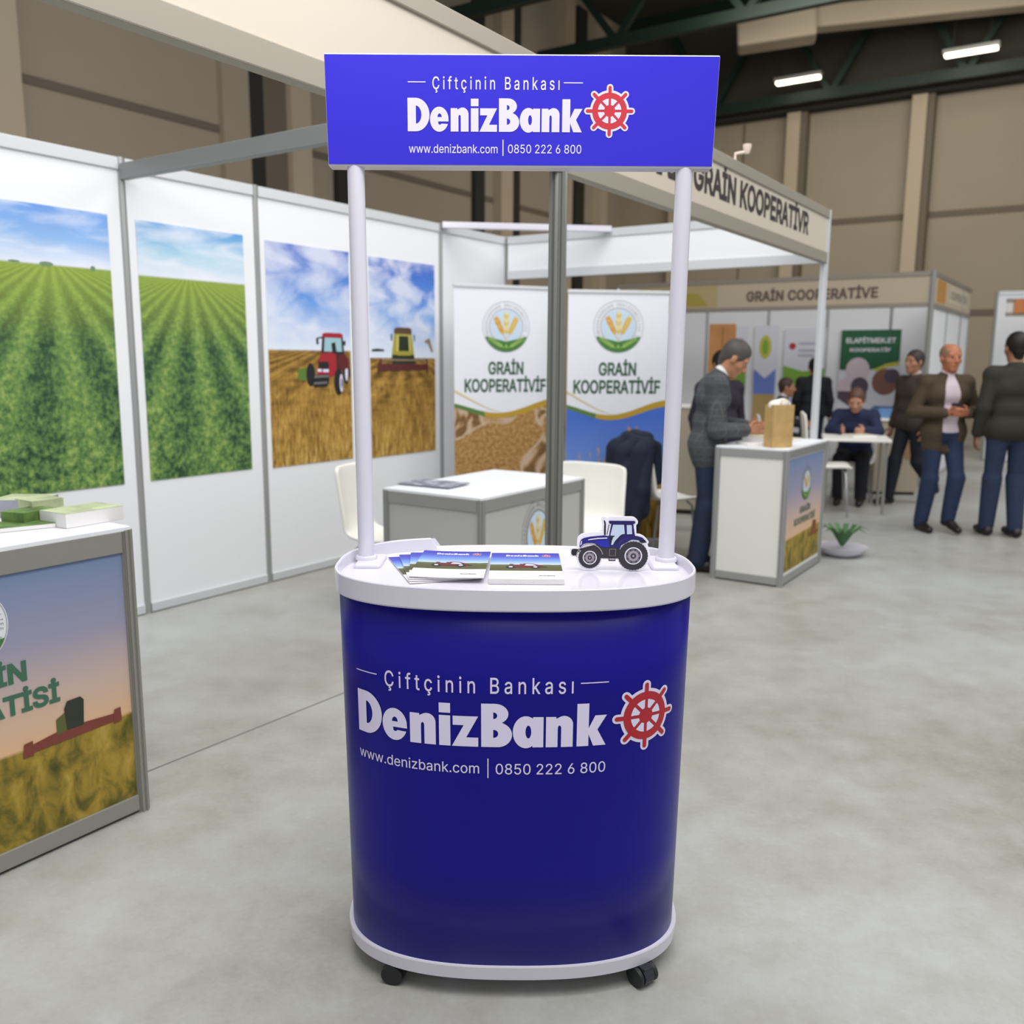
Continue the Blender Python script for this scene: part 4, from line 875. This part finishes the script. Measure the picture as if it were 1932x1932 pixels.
# ---------------------------------------------------------------- second booth, farther right
O2 = Vector((4.664, 10.309, 0))
b2 = thing('exhibition_booth', 'far aluminium booth with beige fascia, people seated and standing inside', 'booth', O2, ANG)
warm_w = mat('warm_white_panel', 'e6e4e6', .6); beige_f2 = mat('far_fascia_beige', 'b3a58f', .6); rail2 = mat('far_rail_grey', '8d867a', .5, .2)
wall_run(b2, [0, .85, 1.7, 2.55, 3.5, 4.4], 'y', 2.2)
wall_run(b2, [0, 1.1, 2.2, 2.95], 'x', 0)
def fasc(parent, lo, hi, z0, z1, m, r=.05):
    b = MB(); b.box((lo[0], lo[1], z0+r), (hi[0], hi[1], z1-r)); o = b.build('fascia_board', m, parent)
    for a, c in ((z0, z0+r), (z1-r, z1)):
        b = MB(); b.box((lo[0]-.01, lo[1]-.01, a), (hi[0]+.01, hi[1]+.01, c)); b.build('fascia_rail', rail2, parent, bevel=.003)
    return o
fa = fasc(b2, (-.012, .03, 0), (.012, 3.9, 0), 2.02, 2.41, beige_f2)
f2 = lambda x, y, l: (-.0135-.001*l, -x, y)
b = MB(); put_text(b, f2, 1, 0, 'GRAİN COOPERATİVE', -2.12, -.57, 2.135, .125, off=.035, space=1.05); b.build('lettering', mat('far_letters_brown', '574c42', .6), fa)
b = MB(); b.flat([(-3.6, 2.08), (-2.5, 2.08), (-2.5, 2.35), (-3.6, 2.35)], f2, 0, 0); b.flat([(-3.2, 2.10), (-2.62, 2.10), (-2.75, 2.25), (-3.15, 2.28)], f2, 1, 1); b.build('logo_panel', [mat('logo_beige', 'a99a6e', .6), mat('logo_olive', '9c8f3e', .6)], fa)
fb = fasc(b2, (.03, -.012, 0), (2.95, .012, 0), 2.02, 2.41, mat('far_fascia_cream', 'c2b296', .6))
f4 = lambda x, y, l: (x, -.0135-.001*l, y)
b = MB(); b.flat([(.25, 2.09), (.85, 2.09), (.85, 2.34), (.25, 2.34)], f4, 1, 0); b.flat([(1.1, 2.12), (2.7, 2.12), (2.7, 2.33), (1.1, 2.33)], f4, 1, 1); put_text(b, f4, 2, 2, 'COOPERATİVE', 1.2, 2.6, 2.17, .10, off=.03); b.build('lettering', [mat('far_logo_orange', 'b9863f', .6), mat('far_sign_cream', 'c9bda6', .6), mat('far_letter_grey', '8f8676', .6)], fb)
grooved_post(b2, 0, 0, 0, 2.42, .032, alu_d)
for q in (2.0, 3.9): grooved_post(b2, 0, q, 0, 2.41, .02, alu_d) if q > 3 else None
def far_poster(y0, y1, z0, z1, label, art, mats, group='posters in the far booth'):
    b = MB(); f = lambda x, y, l: (2.169-.002*l, -x, y); b.box((2.170, min(-y0, -y1), z0), (2.178, max(-y0, -y1), z1)); art(b, f)
    o = b.build('poster', mats, loc=O2, rot=(0, 0, ANG)); return tag(o, label, 'poster', group)
m = mat; pw_ = m('fp_white', 'dfe0ea', .6); pg = m('fp_green', '7fae3f', .6); pdg = m('fp_dark_green', '23603f', .6); pb = m('fp_blue', '6f83cf', .6); py = m('fp_yellow', 'c4c24a', .6); pr = m('fp_red', 'b5344a', .6); ppk = m('fp_pale_pink', 'd9c9d3', .6); pbr = m('fp_brown', '8a5f52', .6); pdv = m('fp_dark_violet', '5b4c5c', .6); pst = m('fp_straw', 'b79a62', .6); plb = m('fp_pale_blue', 'c3cfe6', .6); ptx = m('fp_text_grey', 'b9b5c8', .6)  # dark violet shapes are part of the poster print
def A1(b, f):
    b.flat([(-2.73, 1.3), (-2.56, 1.16), (-2.40, 1.3), (-2.40, .93), (-2.73, .93)], f, 1, 1); b.flat([(-2.73, .45), (-2.40, .45), (-2.40, .93), (-2.73, .93)], f, 1, 3); b.flat(circ(-2.57, 1.62, .09, 20, ry=.17), f, 2, 2); b.flat(circ(-2.57, 1.62, .045, 16, ry=.11), f, 3, 4)
far_poster(-2.74, -2.39, .45, 1.93, 'narrow poster with yellow-green oval emblem over blue', A1, [pw_, pb, py, pst, pg])
def A2(b, f):
    b.flat([(-2.29, 1.35), (-2.0, 1.27), (-1.70, 1.32), (-1.70, .62), (-2.29, .62)], f, 1, 1); b.flat([(-2.29, .62), (-1.70, .62), (-1.70, 1.0), (-1.95, 1.15), (-2.15, 1.0)], f, 2, 3); b.flat([(-2.0, 1.1), (-1.70, 1.2), (-1.70, .9), (-1.95, .95)], f, 3, 4); b.flat(circ(-2.17, 1.63, .05, 12), f, 1, 2)
    for z, x1 in ((1.65, -1.75), (1.55, -1.8), (1.48, -1.85)): b.flat([(-2.08, z), (x1, z), (x1, z+.035), (-2.08, z+.035)], f, 1, 5)
far_poster(-2.29, -1.70, .62, 1.88, 'white and green poster with small red emblem behind the dark-haired man', A2, [pw_, pg, pr, plb, pb, ptx])
def A3(b, f):
    b.flat([(-1.49, 1.30), (-1.20, 1.27), (-.85, 1.36), (-.70, 1.42), (-.70, 1.85), (-1.49, 1.85)], f, 1, 1)
    b.flat([(-1.0, 1.28), (-.85, 1.34), (-.70, 1.37), (-.70, 1.42), (-.86, 1.39), (-1.03, 1.31)], f, 2, 2); b.flat(circ(-1.24, 1.3, .16, 20, ry=.17), f, 2, 3); b.flat(circ(-1.38, 1.03, .13, 20, ry=.16), f, 2, 3); b.flat(circ(-1.2, 1.07, .12, 16, ry=.13), f, 3, 5)
    b.flat(circ(-.87, 1.14, .17, 20, ry=.18), f, 2, 4); b.flat(circ(-.78, 1.22, .10, 16, ry=.10), f, 3, 5); b.flat([(-1.49, .9), (-1.3, .78), (-1.1, .86), (-1.1, 1.0), (-1.49, 1.0)], f, 4, 5)
    put_text(b, f, 2, 0, 'ELAPİTMEK.ET', -1.42, -.76, 1.67, .07, off=.03); put_text(b, f, 2, 0, 'KOOPERATİF', -1.36, -.82, 1.55, .05, off=.03)
far_poster(-1.50, -.70, .70, 1.85, 'dark green poster with pale lettering and produce pictures', A3, [pw_, pdg, py, ppk, pbr, pdv])
def A4(b, f):
    b.flat([(-3.2, .9), (-2.85, .9), (-2.85, 1.3), (-3.2, 1.4)], f, 1, 1)
    for z in (1.72, 1.62, 1.5): b.flat([(-3.15, z), (-2.9, z), (-2.9, z+.03), (-3.15, z+.03)], f, 1, 2)
far_poster(-3.25, -2.85, .60, 1.92, 'pale poster with green print beside the wooden cabinet', A4, [pw_, pg, ptx])
t = thing('info_counter', 'beige counter in front of the dark green poster', 'counter', (3.88, 9.62, 0), -.1)
b = MB(); b.box((0, 0, .03), (.46, .5, .79)); b.build('carcass', mat('counter_beige', 'aca28c', .6), t, bevel=.006); b = MB(); b.box((-.015, -.015, .79), (.475, .515, .815)); b.build('worktop', cream, t, bevel=.004); b = MB(); b.box((.02, .02, 0), (.44, .48, .03)); b.build('plinth', dark_m, t); b = MB(); b.flat(circ(.34, .48, .06, 16, ry=.10), lambda x, y, l: (x, -.003, y), 0); b.build('logo_print', mat('logo_rust', '9c7a58', .6), t)
t = thing('blue_crate', 'blue crate of leaflets on the beige counter', 'crate', (3.93, 9.72, .817), -.1)
b = MB(); b.box((0, 0, 0), (.30, .30, .10)); b.build('crate_body', mat('crate_blue', '5f86b6', .5), t, bevel=.006); b = MB(); b.box((.02, .02, .10), (.28, .28, .115)); b.build('leaflet_block', mat('leaflet_navy', '34467a', .5), t)
t = thing('meeting_table', 'small white-topped meeting table with thin legs in the far booth', 'table', (3.28, 8.62, 0), -.3)
b = MB(); b.box((-.30, -.3, .675), (.30, .3, .70)); b.build('table_top', cream, t, bevel=.006)
for x in (-.26, .26):
    for y in (-.26, .26): b = MB(); b.tube([(x, y, 0), (x, y, .68)], .014, 8); b.build('leg', alu_d, t)
book(3.22, 8.52, .701, .2, .25, .19, .02, 'cream papers lying on the far meeting table', 'papers', mat('cream_print', 'd9cfb4', .6), name='paper_stack')
shell_chair((2.93, 8.35), math.radians(75), 'tilted cream chair seen behind the aluminium corner post', .40, .50, .45)
shell_chair((3.52, 9.25), math.radians(-25), 'grey-legged cream chair under the seated person in navy', .40, .40, .40)
shell_chair((3.30, 11.25), math.radians(75), 'cream chair under the seated man behind the paper bag', .40, .36, .40)
# third booth at the right frame edge
O3 = Vector((6.75, 12.2, 0))
b3 = thing('exhibition_booth', 'farthest white booth with pale fascia at the right frame edge', 'booth', O3, ANG-PI/2+.25)
wall_run(b3, [-.2, .75, 1.7, 2.65], 'x', .9)
fasc(b3, (-.2, -.012, 0), (2.6, .012, 0), 2.02, 2.25, mat('far_fascia_white', 'd6d0cc', .6))
b = MB(); b.box((-.12, -.04, 2.06), (.14, -.013, 2.24)); b.build('orange_sign', mat('orange_sign', 'c0763e', .6), b3)
b = MB(); b.box((1.35, -.02, .0), (2.0, .3, 1.9)); b.build('display_panel', mat('pale_pink_panel', 'cfc0b2', .6), b3)

# ---------------------------------------------------------------- people
def hand(w_, d, side, curl, s=1.0):
    # w_: wrist, d: pointing direction, side: direction towards the thumb, curl in radians per joint
    w_, d, side = Vector(w_), Vector(d).normalized(), Vector(side); side = (side-d*side.dot(d)).normalized(); nrm = d.cross(side).normalized(); P = []
    for k, (o_, L_) in enumerate(((.030, .072), (.010, .080), (-.011, .075), (-.030, .058))):
        kn = w_+d*.085*s+side*o_*s; P.append(('c', w_+side*o_*.5*s+d*.01, kn, .014*s, .0115*s, .012)); p = kn; q = d.copy(); a = curl*.5
        for j in range(3):
            q = (d*math.cos(a)+nrm*math.sin(a)).normalized(); e = p+q*L_*s*(.45, .30, .25)[j]; P.append(('c', p, e, .0095*s-.0006*j, .0090*s-.0008*j, .004)); p = e; a += curl
    b_ = w_+d*.025*s+side*.022*s; m_ = b_+(d*.6+side*.75+nrm*.2)*.042*s; e = m_+(d*.85+side*.25+nrm*.4)*.036*s
    P += [('c', b_, m_, .014*s, .011*s, .012), ('c', m_, e, .0105*s, .009*s, .006)]; return P
skin_m = mat('skin', 'b98567', .55); eye_w = mat('eye_white', 'b5aca2', .4); eye_d = mat('eye_dark', '2a1d16', .3)
def person(label, loc, rz, scale, J, look, res=.0085):
    D = dict(pelvis=(0, 0, .95), chest=(0, 0, 1.27), neck=(0, .01, 1.46), head=(0, -.02, 1.625), yaw=0, nod=0,
             hipL=(.09, 0, .92), kneeL=(.10, -.02, .50), ankL=(.10, .03, .09), toeL=None, hipR=(-.09, 0, .92), kneeR=(-.10, -.02, .50), ankR=(-.10, .03, .09), toeR=None,
             shL=(.185, .01, 1.40), elL=(.25, .04, 1.12), wrL=(.25, -.04, .89), hdL=(0, -.2, -1), thL=(0, -1, 0), shR=(-.185, .01, 1.40), elR=(-.25, .04, 1.12), wrR=(-.25, -.04, .89), hdR=(0, -.2, -1), thR=(0, -1, 0), curl=.45)
    D.update(J); V3 = Vector; g = {k: (V3(q) if isinstance(q, tuple) else q) for k, q in D.items()}
    root = thing('person', label, 'person', loc, rz)
    lat = (g['shL']-g['shR']).normalized(); pel, ch, nk = g['pelvis'], g['chest'], g['neck']; hl = (g['hipL']-g['hipR']).normalized()
    mid = pel.lerp(ch, .5); fw = lat.cross((nk-pel).normalized()).normalized()      # towards the back
    fw = -fw if fw.y < 0 else fw; fr = -fw
    def torso(e, lo=0):
        return [('c', ch+lat*.085+V3((0, 0, .02)), ch-lat*.085+V3((0, 0, .02)), .105+e, .105+e, .05), ('c', mid+lat*.06, mid-lat*.06, .105+e, .105+e, .05),
                ('c', pel+hl*.07, pel-hl*.07, .112+e, .112+e, .05), ('c', g['shL'], g['shR'], .060+e, .060+e, .04), ('c', ch+V3((0, 0, .1)), nk, .09+e, .06+e*.6, .04)]
    def arms(e, full=1.0):
        P = []
        for s in 'LR':
            el, wr = g['el'+s], g['wr'+s]; P += [('c', g['sh'+s], el, .054+e, .043+e, .02), ('c', el, el.lerp(wr, full), .043+e, (.028 if full == 1 else .034)+e, .015)]
        return P
    def legs(e, kf=0):
        P = []
        for s in 'LR': P += [('c', g['hip'+s], g['knee'+s], .083+e, .056+e, .03), ('c', g['knee'+s], g['ank'+s], .055+e+kf, .038+e+kf, .02)]
        return P
    hc = g['head']; up_ = V3((0, -math.sin(g['nod']), math.cos(g['nod']))); f_ = V3((math.sin(g['yaw'])*math.cos(g['nod']), -math.cos(g['yaw'])*math.cos(g['nod']), -math.sin(g['nod'])))
    r_ = f_.cross(up_).normalized(); up_ = r_.cross(f_).normalized(); Rm = [[r_[i], f_[i], up_[i]] for i in range(3)]
    HS = 1.09; H = lambda x, y, z: hc+(r_*x+f_*y+up_*z)*HS; EL = lambda *r: tuple(q*HS for q in r)
    head = [('e', H(0, -.008, .030), EL(.076, .094, .092), .02, Rm), ('e', H(0, .022, -.040), EL(.058, .068, .072), .03, Rm), ('c', H(-.012, .062, -.093), H(.012, .062, -.093), .022, .022, .02),
            ('c', H(0, .086, .012), H(0, .108, -.028), .009, .013, .012), ('c', H(-.012, .094, -.032), H(.012, .094, -.032), .009, .009, .006), ('c', H(-.045, .070, .030), H(.045, .070, .030), .014, .014, .012),
            ('c', H(-.020, .084, -.058), H(.020, .084, -.058), .0085, .0085, .008), ('c', H(-.045, .05, -.02), H(.045, .05, -.02), .024, .024, .02),
            ('e', H(.078, -.005, -.005), EL(.010, .019, .031), .006, Rm), ('e', H(-.078, -.005, -.005), EL(.010, .019, .031), .006, Rm), ('c', nk, hc-up_*.05-f_*.005, .058, .054, .03)]
    body = torso(0)+arms(0)+legs(0)+head
    for s in 'LR': body += hand(g['wr'+s], g['hd'+s], g['th'+s], g['curl'])
    sk = mat('skin_'+look.get('skin', 'b98567'), look.get('skin', 'b98567'), .55)
    bd = sdf_mesh('body', body, res, sk, root, subs=[('c', H(.031, .108, .012), H(.031, .108, .0125), .017, .017), ('c', H(-.031, .108, .012), H(-.031, .108, .0125), .017, .017)], scale=scale)
    for x in (-.031, .031):
        b = MB(); c = H(x, .076, .012)*scale; b.lathe([(.0118*scale*math.sin(a), -.0125*scale*math.cos(a)) for a in np.linspace(.05, PI-.05, 8)], c, 12); e_ = b.build('eye', [eye_w, eye_d], root, smooth=True)
        for p in e_.data.polygons:
            if (p.center-c).normalized().dot(f_) > .5: p.material_index = 1
    hr = sdf_mesh('hair', [('e', H(0, -.012, .040), EL(.082, .099, .095), .02, Rm), ('c', H(0, -.05, -.03), H(0, -.045, -.06), .05, .04, .03)]+([('c', H(.074, .02, .02), H(.074, .005, -.005), .010, .008, .01), ('c', H(-.074, .02, .02), H(-.074, .005, -.005), .010, .008, .01)] if look.get('side', 1) else []),
                  res, mat('hair_'+look['hair'], look['hair'], .6), root, subs=[('c', H(0, .15, -.05), H(0, .115, -.01), .125, .098)]+([('c', H(0, .05, .10), H(0, 0, .11), .06, .06)] if look.get('bald') else []), scale=scale)
    b = MB()
    # clothes
    hem = look.get('hem', .78); jk = torso(.022)+arms(.017, .92)
    if hem < .9:
        sw = V3((0, 0, hem)); jk += [('c', V3((pel.x, pel.y, hem+.08))+hl*.085, V3((pel.x, pel.y, hem+.08))-hl*.085, .108, .108, .05), ('c', pel+hl*.075, pel-hl*.075, .122, .122, .05)]
    subs = []
    if look.get('open'): ow = look['open']; subs = [('c', nk+fr*.13+V3((0, 0, .02)), pel+fr*.165+V3((0, 0, -.12)), ow, ow+.02)]
    jk_m = look['jacket'] if not isinstance(look['jacket'], str) else mat('cloth_'+look['jacket'], look['jacket'], .85, noise=.08, nscale=60)
    cut = [('c', V3((pel.x, pel.y, hem-.6)), V3((pel.x, pel.y, hem-.25)), .3, .25)] if hem < .9 else []
    sdf_mesh('jacket', jk, res, jk_m, root, subs=subs+cut, scale=scale)
    if look.get('shirt'):
        sdf_mesh('shirt', torso(.010)+[('c', nk, nk.lerp(hc, .33), .066, .060, .02)], res, mat('shirt_'+look['shirt'], look['shirt'], .8), root, subs=[('c', nk+fr*.10+V3((0, 0, .09)), nk+fr*.11+V3((0, 0, .04)), .045, .03)], scale=scale)
    sdf_mesh('trousers', legs(.012, .014)+[('c', pel+hl*.07-V3((0, 0, .01)), pel-hl*.07-V3((0, 0, .01)), .122, .122, .04)], res, mat('trousers_'+look['trousers'], look['trousers'], .85, noise=.15, nscale=15), root, scale=scale)
    for s in 'LR':
        a = g['ank'+s]; sd = (a-g['knee'+s]).normalized(); toe = g['toe'+s] or (V3((a.x, a.y-.17, .035)))
        heel = a+V3((0, .045, -.045)); sdf_mesh('shoe', [('c', heel, a.lerp(toe, .4)-V3((0, 0, .02)), .038, .040, .02), ('c', a.lerp(toe, .4)-V3((0, 0, .02)), toe, .042, .034, .02), ('c', a, heel, .046, .036, .02)], res, mat('shoe_'+look.get('shoe', '1c1815'), look.get('shoe', '1c1815'), .45), root, scale=scale)
    return root
# checked wool of the grey blazer
mj, nt, bs = new_mat('grey_check_wool'); g = G(nt)
lx = g.step((g.x*150).f('SINE'), .93, .05); lz = g.step((g.z*150).f('SINE'), .93, .05); nn = g.noise(g.obj, 60, 3)
nt.links.new(g.mix((lx+lz)*.30, g.ramp(nn, [(.3, '3b3e42'), (.7, '4e5155')]), '6e7274'), bs.inputs['Base Color']); bs.inputs['Roughness'].default_value = .9
person('grey-haired man in checked grey blazer and white shirt looking down over the right counter', (1.30, 6.02, 0), math.radians(80), .90,
       dict(neck=(0, -.07, 1.45), chest=(0, -.03, 1.27), head=(0, -.17, 1.575), nod=.62, shL=(.18, -.05, 1.39), shR=(-.18, -.05, 1.39), elL=(.23, -.08, 1.10), elR=(-.24, -.05, 1.07), wrL=(.11, -.29, 1.08), wrR=(-.13, -.27, 1.07), hdL=(-.35, -1, .05), hdR=(.35, -1, .05), thL=(-.2, -.2, 1), thR=(.2, -.2, 1), curl=.55,
            kneeL=(.09, -.02, .5), ankL=(.09, .04, .09)),
       dict(hair='4a4542', jacket=mj, shirt='e4e2e0', trousers='1a2740', hem=.77, open=.045, skin='b5805f'), res=.0075)
person('balding man with ginger-grey hair in open brown jacket and jeans walking forward holding a phone', (3.59, 7.52, 0), math.radians(4), .885,
       dict(ankL=(.06, -.10, .14), kneeL=(.09, -.13, .52), ankR=(-.14, .02, .09), kneeR=(-.11, -.03, .5), toeL=(.07, -.27, .05), elL=(.30, .02, 1.13), elR=(-.30, .02, 1.13), wrL=(.10, -.20, 1.13), wrR=(-.10, -.20, 1.13), hdL=(-.8, -.5, .1), hdR=(.8, -.5, .1), thL=(0, -.4, 1), thR=(0, -.4, 1)),
       dict(hair='8a6a50', bald=1, side=0, jacket='463a28', shirt='cdbfc6', trousers='1e2d4c', hem=.74, open=.07, skin='b06f50'))
person('man in dark olive jacket and jeans, back turned, at the right frame edge', (4.02, 7.30, 0), math.radians(176), .935,
       dict(ankL=(.11, -.03, .09), ankR=(-.10, .05, .09)), dict(hair='15110f', jacket='2c2b22', trousers='232f4a', hem=.86, skin='9c6f52'))
person('man in dark brown jacket walking left behind the ginger-haired man', (3.96, 8.98, 0), math.radians(-70), .865,
       dict(ankR=(-.06, -.20, .09), kneeR=(-.08, -.12, .5), ankL=(.08, .32, .20), kneeL=(.09, .05, .50), toeL=(.08, .20, .04)), dict(hair='2e2724', jacket='3a2f28', shirt='b9b0ae', trousers='131722', hem=.88, skin='a3745a'))
person('person in navy jacket seated at the far meeting table leaning forward', (3.50, 9.20, 0), math.radians(-25), .88,
       dict(pelvis=(0, 0, .56), chest=(0, -.10, .86), neck=(0, -.17, 1.04), head=(0, -.25, 1.17), nod=.45, hipL=(.09, -.02, .54), hipR=(-.09, -.02, .54), kneeL=(.12, -.40, .52), kneeR=(-.12, -.40, .52), ankL=(.12, -.36, .09), ankR=(-.12, -.36, .09), shL=(.18, -.15, .99), shR=(-.18, -.15, .99), elL=(.26, -.26, .83), elR=(-.26, -.26, .83), wrL=(.12, -.44, .85), wrR=(-.12, -.44, .85), hdL=(-.4, -1, 0), hdR=(.4, -1, 0), thL=(0, 0, 1), thR=(0, 0, 1)),
       dict(hair='5a4034', jacket='1e2747', shirt='cfc6c4', trousers='14161e', hem=1, open=.03, skin='bd8a70'))
person('black-haired man in black jacket, back turned, before the green and white poster', (3.80, 11.5, 0), math.radians(165), .825,
       dict(), dict(hair='0f0d0c', jacket='14161d', trousers='1a2236', hem=.86, skin='8f6a52'))
person('dark-suited man seated behind the kraft paper bag, seen in profile', (3.30, 11.2, 0), math.radians(75), .88,
       dict(pelvis=(0, 0, .56), chest=(0, -.02, .88), neck=(0, -.04, 1.08), head=(0, -.08, 1.24), hipL=(.09, -.02, .54), hipR=(-.09, -.02, .54), kneeL=(.12, -.42, .52), kneeR=(-.12, -.42, .52), ankL=(.12, -.40, .09), ankR=(-.12, -.40, .09), shL=(.18, -.02, 1.03), shR=(-.18, -.02, 1.03), elL=(.24, -.08, .78), elR=(-.24, -.08, .78), wrL=(.14, -.30, .74), wrR=(-.14, -.30, .74), hdL=(-.2, -1, 0), hdR=(.2, -1, 0), thL=(0, 0, 1), thR=(0, 0, 1)),
       dict(hair='3a2a22', jacket='191a20', shirt='d8d6d6', trousers='14161e', hem=1, open=.03, skin='a8785c'))
person('dark-haired man in dark violet suit standing half hidden behind the man in the grey blazer', (1.70, 7.45, 0), math.radians(20), .845,
       dict(), dict(hair='1a1513', jacket='2a2434', trousers='1c1c26', hem=.8, skin='9a6e56'))
t = thing('mobile_phone', 'dark phone held in both hands by the walking ginger-haired man', 'phone', (3.575, 7.315, .985), .1)
b = MB(); b.box((-.035, -.006, 0), (.035, .006, .10)); b.build('case', black, t, bevel=.004); b = MB(); b.box((-.031, .006, .005), (.031, .0065, .095)); b.build('screen', mat('phone_screen', '39423e', .2), t)

# the navy jacket over the chair back
jn = mat('navy_wool', '161d30', .9, noise=.12, nscale=25)
t = thing('draped_jacket', 'navy jacket hanging over the back of the cream chair beside the right post', 'jacket', (.90, 6.34, .035), math.radians(112)); t.scale = (.86, 1, 1)
sdf_mesh('jacket_body', [('c', (-.17, .02, .80), (.17, .02, .82), .055, .055, .04), ('c', (-.19, .08, .74), (-.20, .10, .36), .075, .085, .05), ('c', (.17, .10, .74), (.18, .12, .30), .085, .075, .05), ('c', (0, .10, .72), (-.02, .14, .22), .085, .10, .06), ('c', (-.12, .12, .6), (-.13, .15, .16), .07, .08, .05), ('c', (-.16, -.05, .78), (-.18, -.06, .55), .04, .035, .04)], .009, jn, t)
sdf_mesh('sleeve', [('c', (.20, .02, .80), (.27, .06, .52), .055, .048, .03), ('c', (.27, .06, .52), (.25, .10, .24), .048, .038, .03)], .009, jn, t)
sdf_mesh('sleeve', [('c', (-.20, .04, .78), (-.27, .10, .50), .055, .048, .03), ('c', (-.27, .10, .50), (-.24, .16, .20), .048, .038, .03)], .009, jn, t)
sdf_mesh('collar', [('c', (-.11, .0, .835), (.11, .0, .84), .048, .048, .02), ('c', (.08, .0, .865), (.10, -.06, .80), .022, .018, .02), ('c', (-.08, .0, .855), (-.10, -.06, .80), .022, .018, .02)], .008, jn, t)
